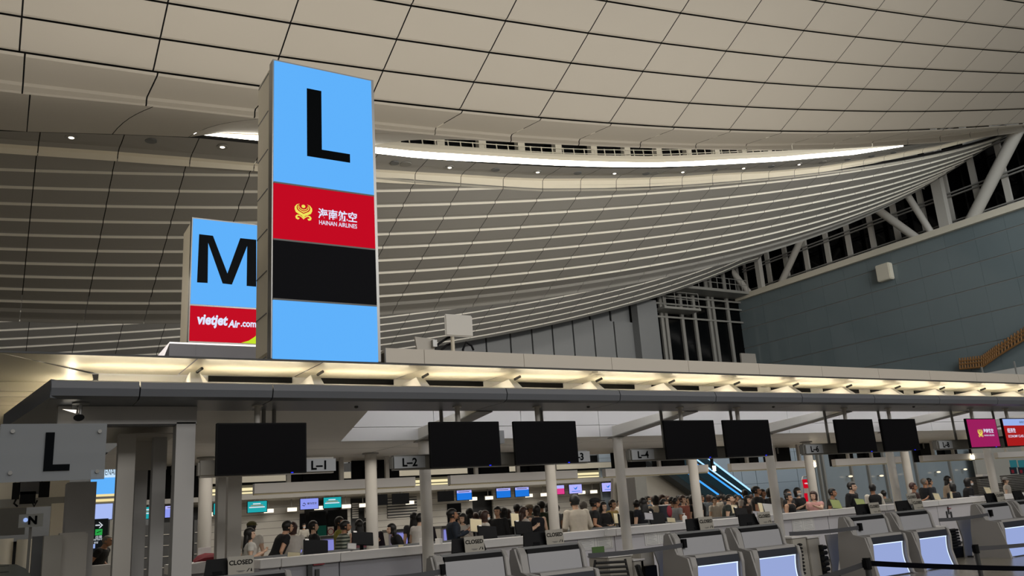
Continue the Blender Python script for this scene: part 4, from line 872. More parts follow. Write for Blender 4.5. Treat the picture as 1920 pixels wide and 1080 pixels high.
# CLOSED signs and customer screens on the kiosks
def closed(px0, px1, py_top, py_bot, lb, Y=12.05, z0=None):
    a, b = aY(px0, (py_top+py_bot)/2, Y), aY(px1, (py_top+py_bot)/2, Y); zz0 = zA if z0 is None else z0; h = .235
    o = thing('closed_sign', lb, 'sign', (a.x, Y, zz0))
    T = Matrix.Translation((a.x+.02, Y, zz0)) @ Matrix.Rotation(-.12, 4, 'X')
    mb = MB(); mb.T = T; mb.box(0, .34, 0, .012, 0, h); pl_ = mb.build('plate', 'sign_plate', o, bevel=.0)
    t = text('CLOSED', .06, (a.x+.035, Y+.012, zz0+.125), 'lettering', 'ink', pl_, width=.31, bold=.02)
    t.rotation_euler = (0, 0, 0)
    for v in t.data.vertices:
        zz = v.co.z; v.co.y = -.006+(zz)*math.tan(.12)
    mb = MB(); mb.box(a.x+.13, a.x+.24, Y+.04*math.tan(.12)-.006, Y+.04*math.tan(.12)-.003, zz0+.045, zz0+.049); mb.box(a.x+.15, a.x+.22, Y+.03*math.tan(.12)-.006, Y+.03*math.tan(.12)-.003, zz0+.033, zz0+.037); mb.build('fine_print', 'mid_grey', pl_)
    mb = MB(); x = a.x+.26
    mb.T = Matrix.Translation((0, -.004, 0)); yy = Y+.04*math.tan(.12)
    mb.add([(x, yy, zz0+.03), (x+.012, yy, zz0+.03), (x+.045, yy+.004, zz0+.07), (x+.033, yy+.004, zz0+.07)], [(0, 1, 2, 3)]); mb.add([(x+.055, yy, zz0+.03), (x+.075, yy, zz0+.03), (x+.068, yy+.004, zz0+.07), (x+.06, yy+.004, zz0+.07)], [(0, 1, 2, 3)])
    mb.build('emblem', 'ink', pl_)
    mb = MB(); mb.prism([(Y+.03, zA if z0 else zz0), (Y+.16, zA if z0 else zz0), (Y+.05, zz0+.16)], 'x', a.x+.14, a.x+.22); mb.build('back_stay', 'mid_grey', o)
    return o
CS = [(425, 474, 1047, 1078, 'biggest CLOSED sign, at the bottom left under the L-1 monitor'), (870, 906, 1009, 1038, 'CLOSED sign on the L-2 kiosk'), (1023, 1055, 996, 1022, 'CLOSED sign on the L-3 kiosk'), (1311, 1340, 972, 996, 'CLOSED sign on the first kiosk under the L-4 monitor'), (1422, 1446, 962, 986, 'CLOSED sign on the kiosk under the L-5 monitor'),
      (1631, 1650, 946, 966, 'CLOSED sign on the first kiosk right of L-6'), (1713, 1733, 940, 960, 'CLOSED sign on the kiosk left of the magenta screen, front one of two'), (1869, 1885, 924, 942, 'CLOSED sign on the rightmost pair of kiosks, left one')]
for c in CS: closed(*c)
closed(1701, 1720, 926, 940, 'second CLOSED sign standing higher behind another one', 12.3, zA+.12)
for i, (px, py, w, lb) in enumerate([(408, 1064, .3, 'black screen back left of the biggest CLOSED sign'), (880, 1024, .56, 'black screen back behind the L-2 CLOSED sign'), (1006, 1012, .44, 'black screen back left of the L-3 CLOSED sign'), (1306, 982, .42, 'black screen back left of the CLOSED sign at L-4'), (1405, 975, .46, 'black screen back left of the CLOSED sign at L-5'),
                               (1622, 960, .46, 'black screen back left of the CLOSED sign at L-6'), (1697, 953, .46, 'black screen back left of the doubled CLOSED signs'), (1862, 938, .42, 'black screen back left of the rightmost CLOSED sign'), (1913, 932, .4, 'black screen back cut by the right edge')]):
    a = aY(px, py, 12.12); o = thing('kiosk_screen', lb, 'monitor', (a.x, 12.12, zA))
    T = Matrix.Translation((a.x, 12.12, zA+.015)) @ Matrix.Rotation(-.25, 4, 'X')
    mb = MB(); mb.T = T; mb.prism([(-w/2-.02, 0), (w/2+.02, 0), (w/2-.02, .21), (-w/2+.02, .21)], 'y', 0, .035); mb.build('shell', 'black_plastic', o)
    mb = MB(); mb.box(a.x-.06, a.x+.06, 12.12, 12.2, zA+.005, zA+.06); mb.build('stand', 'black_plastic', o)
# baggage units between kiosk pairs: cream cabinets, flared side plates, ribbed black curtains
mat('cab_cream', '#a9a59c', .5, noise=.03); mat('rubber', '#101112', .6, noise=0)
mat('flare', '#a5a4a0', .4, noise=.02)
def baggage(lb, cabs, rib, box, fl, bel):
    Y = 12.75; ref = aY((cabs or [rib])[0][0], 1040, Y); o = thing('baggage_unit', lb, 'baggage unit', (ref.x, Y, 0))
    for (x0, x1, y0) in cabs:
        a, b = aY(x0, y0, Y), aY(x1, y0, Y); mb = MB(); mb.box(a.x, b.x-.01, Y, Y+.6, 0, a.z); cb = mb.build('cabinet', 'cab_cream', o, bevel=.015)
        mb = MB(); mb.box(a.x-.01, b.x, Y-.02, Y+.62, a.z, a.z+.03); mb.build('lid', 'counter_white', cb)
    if rib:
        x0, x1, y0, y1 = rib; Y2 = 12.68; a, b = aY(x0, y0, Y2), aY(x1, y1, Y2); c0 = aY(x0+(y1-y0)*.12, y1, Y2)
        mb = MB(); mb.box(a.x, b.x, Y2+.05, Y2+.1, 0, a.z); mb.build('curtain_backing', 'rubber', o)
        n = 7; mb = MB()
        for k in range(n): z = a.z+(b.z-a.z)*(k+.5)/n; mb.tube([(a.x, Y2, z), (b.x, Y2, z)], abs(a.z-b.z)/n*.42, 8)
        mb.build('ribbed_curtain', 'rubber', o, smooth=True)
    if box: x0, x1, y0 = box; a, b = aY(x0, y0, 12.66), aY(x1, y0, 12.66); mb = MB(); mb.box(a.x, b.x, 12.66, 12.74, 0, a.z); mb.build('motor_box', 'black_plastic', o, bevel=.01)
    if fl:
        q = [aY(x, y, 12.62) for x, y in fl]; mb = MB(); mb.prism([(v.x, v.z) for v in q], 'y', 12.62, 12.65); p_ = mb.build('flared_plate', 'flare', o)
        mb = MB(); mb.box(q[1].x-.16, q[1].x-.02, 12.6, 12.62, q[1].z-.04, q[1].z-.01); mb.build('handle', 'black_plastic', p_)
    if bel:
        x0, y0, y1 = bel; a, b = aY(x0, y0, 12.3), aY(x0+8, y1, 12.3); mb = MB(); n = 9
        for k in range(n): t = (k+.5)/n; mb.ell((a.x+(b.x-a.x)*t, 12.3, a.z+(b.z-a.z)*t), (.05, .06, .03), 8, 5)
        mb.build('bellows', 'rubber', o, smooth=True)
baggage('cream cabinets, dark box and flared grey plate of the baggage belt between L-3 and L-4', [(1140, 1186, 1046), (1187, 1208, 1052), (1199, 1227, 1036)], None, (1208, 1232, 1062), [(1224, 1026), (1259, 1024), (1249, 1060), (1247, 1110), (1240, 1110), (1236, 1060)], (1195, 1060, 1085))
baggage('cream cabinets, black ribbed curtain and flared plate between L-5 and L-6', [(1484, 1512, 1010), (1513, 1537, 1010)], (1539, 1558, 1022, 1092), None, [(1548, 1003), (1584, 999), (1575, 1030), (1571, 1075), (1572, 1110), (1562, 1110), (1560, 1060)], (1499, 1018, 1078))
baggage('black ribbed curtain and flared plate of the baggage belt between L-7 and L-8', [(1755, 1776, 990)], (1775, 1802, 993, 1028), (1776, 1812, 1028), [(1794, 975), (1830, 970), (1824, 1010), (1822, 1075), (1814, 1075), (1806, 1010)], None)
# chair-like black slatted tray by L-3
a = aY(1155, 1063, 12.0); o = thing('slatted_tray', 'black slatted baggage tray beside the L-3 kiosk at the bottom', 'tray', (a.x, 12.0, 0))
for k in range(4): mb = MB(); mb.tube([aY(1117-k*1, 1056+k*9, 12), aY(1172+k*2, 1053+k*9, 12)], .022, 8); mb.build('slat', 'rubber', o)
mb = MB(); mb.tube([aY(1116, 1050, 12.02), aY(1112, 1085, 12.02), aY(1110, 1100, 12.02)], .02, 8); mb.tube([aY(1172, 1048, 12.02), aY(1180, 1085, 12.02), aY(1182, 1100, 12.02)], .02, 8); mb.build('frame', 'rubber', o)
# ============================================================ BELTS
mat('belt_grey', '#48494e', .6, noise=.03); mat('belt_black', '#04050c', .8, noise=.03, spec=.05)
def belt(A, B, h, m_, lb, sag=.02):
    mb = MB(); n = 8
    for i in range(n):
        t0, t1 = i/n, (i+1)/n; p0 = A.lerp(B, t0)-Vector((0, 0, sag*4*t0*(1-t0))); p1 = A.lerp(B, t1)-Vector((0, 0, sag*4*t1*(1-t1)))
        nrm = (B-A).cross(Vector((0, 0, 1))).normalized()*.002
        mb.add([p0-nrm+Vector((0, 0, -h/2)), p1-nrm+Vector((0, 0, -h/2)), p1-nrm+Vector((0, 0, h/2)), p0-nrm+Vector((0, 0, h/2)), p0+nrm+Vector((0, 0, -h/2)), p1+nrm+Vector((0, 0, -h/2)), p1+nrm+Vector((0, 0, h/2)), p0+nrm+Vector((0, 0, h/2))], [(0, 1, 2, 3), (4, 7, 6, 5), (3, 2, 6, 7), (0, 4, 5, 1)])
    return tag(mb.build('barrier_belt', m_), lb, 'belt')
belt(aY(1103, 1042, 11.9), aY(1281, 1022, 11.9), .075, 'belt_grey', 'grey retractable belt between the L-3 and L-4 kiosks')
belt(aY(1480, 1001, 11.9), aY(1611, 989, 11.9), .075, 'belt_grey', 'grey retractable belt between the L-5 and L-6 kiosks')
belt(aY(1760, 975, 11.9), aY(1853, 965, 11.9), .075, 'belt_grey', 'grey retractable belt behind the ribbed curtain towards L-8')
belt(aY(700, 1086, 11.9), aY(832, 1071, 11.9), .075, 'belt_grey', 'grey retractable belt running left from the L-2 kiosk')
for px, py, lb in ((1282, 1019, 'black belt receiver on the side of the L-4 kiosk'), (1612, 988, 'black belt receiver on the side of the L-6 kiosk'), (1857, 962, 'black belt receiver on the side of the L-8 kiosk'), (829, 1068, 'black belt receiver on the side of the L-2 kiosk')):
    a = aY(px, py, 11.9); mb = MB(); mb.box(a.x-.03, a.x+.04, 11.86, 11.94, a.z-.075, a.z+.075); tag(mb.build('belt_receiver', 'black_plastic'), lb, 'fitting')
def post(px, py, Y, lb, r=.035):
    a = aY(px, py, Y); o = thing('belt_post', lb, 'barrier post', (a.x, Y, 0))
    mb = MB(); mb.tube([(a.x, Y, .02), (a.x, Y, a.z-.1)], r, 16); mb.build('pole', 'dark_grey', o, smooth=True)
    mb = MB(); mb.tube([(a.x, Y, a.z-.13), (a.x, Y, a.z)], r+.012, 16); mb.box(a.x-.05, a.x-.03, Y-.03, Y+.03, a.z-.11, a.z-.02); mb.build('head', 'black_plastic', o)
    mb = MB(); mb.tube([(a.x, Y, 0), (a.x, Y, .02), (a.x, Y, .04)], [.17, .17, .05], 24); mb.build('foot', 'dark_grey', o); return a
a1 = post(1624, 1046, 6.9, 'nearest belt barrier post, black belt running right from it')
a2 = post(1828, 1021, 8.2, 'belt barrier post in front of the rightmost glowing kiosks')
belt(Vector((a1.x, 6.9, a1.z-.06)), Vector((a1.x+4.5, 8.9, a1.z-.09)) if False else aY(2010, 1066, 6.6), .062, 'belt_black', 'near navy-black belt stretched along the bottom right corner')
belt(aY(1500, 1092, 7.4), Vector((a1.x, 6.9, a1.z-.06)), .062, 'belt_grey', 'grey belt coming up to the nearest post from the left')
belt(Vector((a2.x, 8.2, a2.z-.06)), aY(1990, 1013, 9.5), .065, 'belt_grey', 'grey belt running right from the second post')
# ============================================================ LEFT END: portal posts, acrylic sign, neighbouring islands
def boxpx(name, m_, x0, y0, x1, y1, Y, dy, lb=None, cat=None, parent=None, zf=None, bevel=0, kind=None):
    """upright box whose front face at depth Y spans the given photo rectangle"""
    a, b = aY(x0, y0, Y), aY(x1, y1, Y); mb = MB(); mb.box(a.x, b.x, Y, Y+dy, b.z if zf is None else zf, a.z)
    o = mb.build(name, m_, parent, bevel=bevel)
    if lb: tag(o, lb, cat)
    return o
mat('portal_grey', '#adacab', .45, noise=.02); mat('portal_light', '#b9b5ae', .45, noise=.02)
po = thing('portal_frame', 'big grey portal of square posts and deep header at the island left end', 'portal', (2, 12, 0))
a, b = aY(331, 797, 12.0), aY(367, 797, 12.0)
mb = MB(); mb.box(a.x, b.x, 12.0, 12.25, 0, H0+1.43); mb.build('post', 'portal_grey', po)
h0, h1 = aY(108, 797, 12.0), aY(370, 752, 12.0)
mb = MB(); mb.box(.6, h1.x, 12.0, 12.25, H0+1.41, H0+1.64); mb.build('header', 'portal_grey', po)
mb = MB(); mb.box(.6, h1.x, 12.02, 12.23, H0+1.395, H0+1.41); mb.build('header_trim', 'dark_grey', po)
for i, (x0, x1, Y, zt, lb) in enumerate(((217, 250, 12.9, .9, ''), (252, 275, 14.0, .88, ''), (284, 309, 13.4, 1.3, ''))):
    a, b = aY(x0, 940, Y), aY(x1, 940, Y); mb = MB(); mb.box(a.x, b.x, Y, Y+.2, 0, H0+1.38); mb.build('post', 'portal_grey' if i else 'portal_light', po)
a, b = aY(240, 842, 13.2), aY(272, 842, 13.2); mb = MB(); mb.box(a.x-.02, aY(330, 842, 13.2).x, 13.0, 14.2, H0+1.38, H0+1.40)
mb.box(a.x-.02, aY(330, 842, 13.2).x, 13.95, 14.0, H0+.95, H0+1.38); mb.build('inner_panel', 'portal_light', po)
for i, (x0, x1, Y, lb) in enumerate(((408, 423, 14.3, 'slim square post left of the wider one behind the leftmost monitor'), (427, 453, 14.6, 'wide square post behind the leftmost monitor'))):
    a, b = aY(x0, 960, Y), aY(x1, 960, Y); mb = MB(); mb.box(a.x, b.x, Y, Y+.2, 0, H0+1.41); tag(mb.build('square_post', 'portal_light'), lb, 'post')
# big acrylic L sign
Yg = 9.0
mat('acrylic', '#8c9196', .08, noise=0, alpha=.8, spec=.7)
c = [aY(2, 795, Yg), aY(201, 795, Yg), aY(197, 899, Yg), aY(2, 905, Yg)]
ac = thing('aisle_sign', 'translucent hanging sign plate with a black letter L and corner bolts, at the left', 'sign', (c[0].x, Yg, c[3].z))
mb = MB(); mb.box(c[0].x, c[1].x, Yg, Yg+.02, c[3].z, c[0].z); mb.build('plate', 'acrylic', ac)
a = aY(86, 811, Yg); b = aY(130, 882, Yg); d = aY(103, 811, Yg); e = aY(103, 871, Yg)
blockL(a.x, b.x, b.z, a.z, d.x-a.x, Yg, ac, e.z-b.z)
for px, py in ((24, 809), (187, 809), (19, 887), (182, 884)): p = aY(px, py, Yg); mb = MB(); mb.tube([(p.x, Yg-.02, p.z), (p.x, Yg+.06, p.z)], .018, 12); mb.build('bolt', 'steel', ac)
for z_ in (c[0].z-.1, c[3].z+.1): mb = MB(); mb.tube([(c[0].x+.1, Yg+.05, z_), (c[0].x-.6, Yg+.05, z_)], .02, 10); mb.build('side_arm', 'grey_metal', ac)
mb = MB(); mb.tube([(c[0].x-.6, Yg+.05, 0), (c[0].x-.6, Yg+.05, c[0].z+.1)], .05, 14); mb.build('support_pole', 'grey_metal', ac)
# neighbouring island N on the far left
boxpx('island_pier', 'portal_grey', 127, 905, 171, 1090, 16, .5, 'broad grey pier under the L sign plate', 'pier', zf=0)
boxpx('cabinet_front', 'portal_light', 108, 1000, 160, 1090, 15.5, .3, 'pale lower cabinet panel in front of the broad grey pier', 'panel', zf=0, bevel=.03)
boxpx('cabinet_front', 'cab_cream', 83, 1005, 112, 1090, 15.2, .3, 'light lavender-grey cabinet panel beside the pale pier panel', 'panel', zf=0)
boxpx('lit_panel', 'cream', 97, 944, 124, 1006, 20, .2, 'cream lit panel left of the grey pier', 'panel', zf=0)
o = boxpx('island_fascia', 'cream', -30, 900, 128, 938, 22, .6, 'cream fascia of the next island at the far left', 'canopy')
boxpx('lower_edge', 'grey_metal', -30, 938, 128, 946, 21.9, .5, parent=o)
boxpx('rear_wall_panel', 'mid_grey', -30, 946, 46, 1002, 24, .2, 'grey partition left of the N sign', 'panel')
mat('signal_grey', '#b5b8b4', .4, noise=0)
o = thing('aisle_sign', 'small grey sign plate with a black letter N at the far left', 'sign', aY(58, 976, 17))
boxpx('plate', 'signal_grey', 36, 965, 80, 987, 17, .03, parent=o); boxpx('post', 'grey_metal', 55, 985, 60, 990, 17.05, .05, parent=o, zf=0)
p = aY(52, 984, 17); text('N', aY(0, 968, 17).z-aY(0, 984.5, 17).z, (p.x, 16.99, p.z), 'letter', 'ink', o, bold=.05)
p = aY(48, 975, 17); mb = MB(); mb.disc((p.x, 16.985, p.z), .035, 'y', .01, 14); mb.build('blue_spot', 'pale_blue_screen', o)
o = thing('hanging_monitors', 'cluster of black monitor backs with dangling cables at the far left', 'monitor', aY(55, 930, 20)); boxpx('arm', 'grey_metal', 45, 913, 52, 917, 20.08, 1.95, parent=o)
for r in ((24, 905, 36, 936), (37, 903, 73, 926), (38, 922, 66, 944), (74, 903, 92, 932)):
    boxpx('hanger', 'grey_metal', r[0]+5, 880, r[0]+7, r[1], 20.03, .05, parent=o); boxpx('monitor_back', 'black_plastic' if r[0] != 37 else 'kiosk_navy', *r, 20, .08, parent=o)
for l in ([(30, 936), (26, 944), (33, 950)], [(60, 940), (64, 950), (70, 938)]): mb = MB(); mb.tube([aY(x, y, 19.9) for x, y in l], .02, 5); mb.build('cable', 'black_plastic', o)
for i, (x0, x1) in enumerate(((-20, 26), (32, 62))):
    a, b = aY(x0, 1012, 17.5), aY(x1, 1012, 17.5); w = (b.x-a.x)/2; mb = MB(); mb.tube([(a.x+w, 17.5+w, 0), (a.x+w, 17.5+w, a.z)], w, 28); tag(mb.build('round_cabinet', 'cream', smooth=True), ['cream rounded cabinet at the left edge under the N sign', 'cream rounded cabinet just right of the one at the left edge'][i], 'cabinet')
boxpx('dark_divider', 'mid_grey', 62, 1006, 82, 1090, 16.3, .3, 'mid grey divider right of the cream rounded cabinets', 'panel', zf=0)
# waste bin with two dark round openings at bottom left
p = aZ(20, 1068, H0-.3); o = thing('waste_bin', 'dark green-grey bin top with two black oval openings in the bottom left corner', 'bin', (p.x, p.y, 0)); mat('bin_green', '#3c4745', .35, noise=.04)
A = [aZ(x, y, H0-.3) for x, y in ((-40, 1058), (32, 1058), (50, 1066), (62, 1082), (62, 1130), (-40, 1130))]
mb = MB(); mb.prism([(v.x, v.y) for v in A], "z", 0, H0-.3); mb.build("body", "bin_green", o, bevel=.01)
for px, py, rx in ((8, 1061, .062), (3, 1073, .07)): p = aZ(px, py, H0-.297); mb = MB(); mb.tube([(p.x, p.y, H0-.3), (p.x, p.y, H0-.294)], rx, 24); mb.build('opening', 'rubber', o)
# blue sign, departures sign beyond
o = thing('letter_tower', 'far light-blue tower sign reading ENAIR seen behind the L sign plate', 'sign', aY(195, 950, 34))
YS = 34
P_ = [aY(x, y, YS) for x, y in ((171, 876), (216, 876), (224, 883), (224, 895), (171, 896))]; mb = MB(); mb.prism([(v.x, v.z) for v in P_], 'y', YS, YS+.1); mb.build('name_panel', screen('sign_pale', '#c6e3fb', 1.0), o)
boxpx('blue_panel', 'sign_blue', 171, 896, 223, 927, YS, .1, parent=o); boxpx('lit_wing', screen('wing_glow', '#f3dfa0', 1.0), 171, 927.5, 222, 939, YS-.1, .1, parent=o)
boxpx('frame_bar', 'mid_grey', 171, 932, 222, 934, YS-.15, .05, parent=o); boxpx('tower_base', 'grey_metal', 171, 939, 222, 1000, YS, .3, parent=o, zf=0)
p = aY(197, 891, YS); text('ENAIR', .22, (p.x, YS-.02, p.z), 'lettering', 'ink', o, width=aY(222, 886, YS).x-p.x)
o = thing('flight_monitor', 'pale blue glowing screen above the departures sign at the left', 'monitor', aY(189, 960, 26)); boxpx('screen', screen('lav_screen', '#a7baf2', 1.0), 169, 946, 210, 973, 26, .06, parent=o); boxpx('bezel', 'mid_grey', 168, 945, 211.5, 974.5, 26.05, .06, parent=o); boxpx('pole', 'mid_grey', 203, 974, 206, 980, 26.06, .06, parent=o, zf=0)
o = thing('departures_sign', 'dark departures direction sign with white arrow and green aeroplane square', 'sign', aY(180, 1000, 25))
mat('sign_navy', '#1b2b36', .5, noise=0); screen('sign_white', '#e6ecf4', .9); screen('sign_green', '#2fae4e', .8)
boxpx('board', 'sign_navy', 165, 974, 198, 1075, 25, .1, parent=o, zf=0)
mb = MB(); Z = lambda x, y: aY(x, y, 24.97)
for q4 in ([(179, 984), (188, 983.5), (188, 985.5), (179, 986)],): mb.add([tuple(Z(*v)) for v in q4], [(0, 1, 2, 3)])
for q4 in ([(185, 979), (187, 979), (193, 984.5), (190.5, 984.5)], [(190.5, 984.5), (193, 984.5), (187.5, 990), (185.5, 990)]): mb.add([tuple(Z(*v)) for v in q4], [(0, 1, 2, 3)])
mb.build('arrow', 'sign_white', o)
boxpx('green_square', 'sign_green', 179, 992.5, 191.5, 1003, 24.97, .02, parent=o)
mb = MB(); mb.add([tuple(aY(*v, 24.94)) for v in ((181, 998.5), (190, 995), (190.5, 996), (182, 999.5))], [(0, 1, 2, 3)]); mb.build('plane_mark', 'ink', o)
p = aY(179, 1010, 24.97); text('出発', .075, (p.x, 24.96, p.z), 'characters', 'sign_white', o); p = aY(166, 1015.5, 24.97); text('Departures', .07, (p.x, 24.96, p.z), 'lettering', 'sign_white', o); p = aY(176, 1019.5, 24.97); text('출발', .05, (p.x, 24.96, p.z), 'korean_lettering', 'sign_white', o)
boxpx('lower_strip', 'pale_blue_screen', 165, 1021, 178, 1028, 24.97, .02, parent=o)
boxpx('bench_counter', 'portal_light', 162, 1062, 225, 1100, 16.5, .4, 'grey low counter in front of the seated man in black', 'counter', zf=0)
# ============================================================ FAR HALL behind the island
mat('far_white', '#c9c4ba', .5, noise=.02); mat('far_slat', '#b8b3aa', .5, noise=.02)
YF_ = 54.5
stripes('far_slats', '#c9c4ba', '#77736c', 2, .42, .06)
mb = MB()
for x0, x1 in ((11, 17.1), (19.6, 20.2), (22.0, 29.3), (31, 41.8)): mb.box(x0, x1, YF_+.4, YF_+.6, 0, 3.9)
struct(mb.build('wall_far_counter', 'far_slats'), 'slatted white back wall of the far check-in counters')
mb = MB(); mb.box(8, 46, YF_+1.2, YF_+1.4, 0, 5.6); struct(mb.build('wall_far_dark', 'dark_grey'), 'dark glazing behind the far counters')
o = thing('far_canopy', 'canopy of the next check-in island far behind the counters', 'canopy', (8, 52.6, 3.3))
mb = MB(); mb.box(6, 45.5, 52.6, 53.0, H0+.0315*52.6, H0+.0372*52.6); mb.build('edge_beam', 'portal_light', o)
mb = MB(); mb.add([(6, 53.0, H0+.0315*52.6), (45.5, 53.0, H0+.0315*52.6), (45.5, 55.8, H0+1.45), (6, 55.8, H0+1.45)], [(0, 1, 2, 3)]); mb.build('soffit', 'far_white', o)
screen('far_trough', '#f4e6b4', 1.05)
mb = MB(); mb.box(6, 45, 54.0, 54.1, H0+2.05, H0+2.15); mb.build('trough_tube', 'far_trough', o)
mb = MB(); mb.box(6, 45, 54.3, 54.4, H0+2.25, H0+2.42); mb.build('trough_tube', 'far_trough', o)
mb = MB(); mb.box(6, 45, 54.6, 54.7, H0+1.9, H0+2.6); mb.build('trough_back', 'grey_metal', o)
mb = MB(); mb.box(6, 45, 52.5, 52.6, H0+.0505*52.6, H0+.058*52.6); mb.build('fascia', 'cream', o)
mb = MB(); mb.box(6, 45, 54.8, 55, H0+2.4, H0+2.75); mb.build('dark_slot', 'black_plastic', o)
mb = MB(); mb.box(-10, 45, 52.7, 60, H0+3.06, H0+3.1); mb.build('roof', 'mid_grey', o)
# back of roof above M side: dark void strip is the far hall; far monitors
screen('teal_screen', '#1fa7ad', .95); screen('azure_screen', '#1c74dc', 1.0); screen('lilac_screen', '#8f9bf2', .95); screen('pink_screen', '#e0408c', .95); screen('lilac_pale', '#b6b6ff', .95)
def farmon(u, face, lb, kind=None):
    Y = 52.7; x = u*Y; o = thing('far_monitor', lb, 'monitor', (x, Y, H0+.87))
    k = 53.2/53.0; mb = MB(); mb.box(x, x+1.21, Y, Y+.06, H0+.87, H0+1.56); mb.build('housing', 'black_plastic', o)
    if face: mb = MB(); mb.box(x+.04, x+1.17, Y-.01, Y, H0+.9, H0+1.53); mb.build('screen', face, o)
    for hx in (.45, .7): mb = MB(); mb.tube([(x+hx, Y+.05, H0+1.5), (x+hx, Y+.05, H0+1.665)], .03, 6); mb.build('hanger', 'grey_metal', o)
    if kind == 'teal':
        mb = MB(); mb.box(x+.35, x+.8, Y-.02, Y-.012, H0+1.36, H0+1.42, 0); mb.box(x+.22, x+.95, Y-.02, Y-.012, H0+1.26, H0+1.32, 1); mb.box(x+.12, x+1.05, Y-.02, Y-.012, H0+1.16, H0+1.22, 0); mb.build('message_lines', ['sign_white', 'paper_warm'], o)
    if kind == 'azure': mb = MB(); mb.box(x+.04, x+1.17, Y-.02, Y-.012, H0+1.36, H0+1.53); mb.build('header_band', 'lilac_pale', o); mb = MB(); mb.box(x+.15, x+1.0, Y-.03, Y-.022, H0+1.42, H0+1.46); mb.build('message_line', 'kiosk_navy', o)
    if kind == 'logo':
        mb = MB(); mb.tube([(x+.16, Y-.02, H0+1.15), (x+.28, Y-.02, H0+1.1), (x+.36, Y-.02, H0+1.2), (x+.28, Y-.02, H0+1.28), (x+.2, Y-.02, H0+1.24)], .022, 6); mb.build('swirl_mark', 'kiosk_navy', o)
        text('春秋航空', .13, (x+.46, Y-.02, H0+1.17), 'characters', 'kiosk_navy', o, width=.6, bold=.02)
    if kind == 'bird':
        mb = MB(); mb.add([(x+.4, Y-.02, H0+1.38), (x+.55, Y-.02, H0+1.25), (x+.8, Y-.02, H0+1.4), (x+.7, Y-.02, H0+1.22), (x+.62, Y-.02, H0+1.16), (x+.5, Y-.02, H0+1.2)], [(0, 1, 5), (1, 2, 3), (1, 3, 4, 5)]); mb.box(x+.25, x+1.0, Y-.02, Y-.015, H0+1.02, H0+1.06); mb.build('bird_mark', 'azure_screen', o)
    if kind == 'pink': mb = MB(); mb.box(x+.04, x+1.17, Y-.02, Y-.012, H0+1.3, H0+1.53); mb.build('header_band', 'lilac_pale', o)
for u, f, lb, k in ((.129, 'teal_screen', 'far teal screen between the portal posts at the left', 'teal'), (.158, 'lilac_screen', 'far lilac screen between the portal posts', 'azure'), (.2085, 'teal_screen', 'far teal screen sliced by the slim square post', 'teal'), (.2455, 'teal_screen', 'far teal screen just right of the wide square post', 'teal'), (.306, 'lilac_screen', 'far lilac screen with a swirl mark and dark characters', 'logo'), (.334, 'teal_screen', 'far teal screen right of the lilac one', 'teal'),
                    (.393, None, 'far black screen behind the column at L-2', None), (.422, None, 'far black screen just right of the column at L-2', None), (.4845, None, 'far black screen right of the second front column', None), (.511, 'azure_screen', 'far bright blue screen, leftmost of the three blue ones', 'azure'), (.57, 'azure_screen', 'far bright blue screen, middle of the three', 'azure'), (.599, 'azure_screen', 'far bright blue screen, rightmost of the three', 'azure'),
                    (.657, 'pink_screen', 'far pink screen left of the column under the L-3 monitor', 'pink'), (.687, 'lilac_pale', 'far pale screen with a bird mark over the man in the beige shirt', 'bird'), (.744, 'lilac_pale', 'far pale screen with a bird mark, left one of the pair by the fourth column', 'bird'), (.772, 'lilac_pale', 'far pale screen partly behind the fourth column', 'bird')): farmon(u, f, lb, k)
lampm = None
for u in (.204, .271, .298, .364, .386, .447, .537, .561, .623, .648, .711, .732, .33):
    x = u*53.5
    if lampm is None:
        lampm = thing('counter_lamp', 'small bright lamp box hanging over the far counters', 'light', (x-.36, 53.6, H0+.72), 0, 'lamp boxes over the far counters')
        mb = MB(); mb.box(x-.28, x+.28, 53.6, 53.75, H0+.84, H0+1.06); mb.build('glowing_front', screen('lamp_box', '#fff1d8', 1.5), lampm); mb = MB(); mb.tube([(x, 53.83, H0+1.1), (x, 53.83, H0+1.592)], .025, 6); mb.build('hanger', 'grey_metal', lampm); mb = MB(); mb.box(x-.28, x+.28, 53.76, 53.9, H0+.82, H0+1.1); mb.build('housing', 'grey_metal', lampm)
    else: dup(lampm, (x-.36, 53.6, H0+.72))
fk = None
screen('far_glow', '#8e90e0', .8)
for u in (.34, .455, .545, .57): pass
for px, py, w in ((616, 1018, 12), (752, 1005, 24), (842, 998, 14), (1049, 982, 14), (560, 1022, 10)):
    a = aY(px, py, 24); x = a.x
    o = thing('far_kiosk', f"white kiosk with a glowing lilac front, {'left of the man in blue' if px==842 else 'left of the boy in the white printed shirt' if px==752 else 'beyond the striped-shirt man' if px==616 else 'beside the pale column under the L-3 monitor' if px==1049 else 'beyond the couple in black and white'}", 'kiosk', (x, 24, 0))
    W_ = w*.024; mb = MB(); mb.box(x-W_/2-.1, x+W_/2+.1, 24.02, 24.5, 0, a.z+.12); mb.build('body', 'counter_white', o); mb = MB(); mb.box(x-W_/2, x+W_/2, 23.98, 24.02, a.z-.35, a.z+.08); mb.build('glow_panel', 'far_glow', o); mb = MB(); mb.box(x-W_/2-.1, x+W_/2+.1, 23.95, 24.5, a.z+.12, a.z+.2); mb.build('top', 'mid_grey', o)
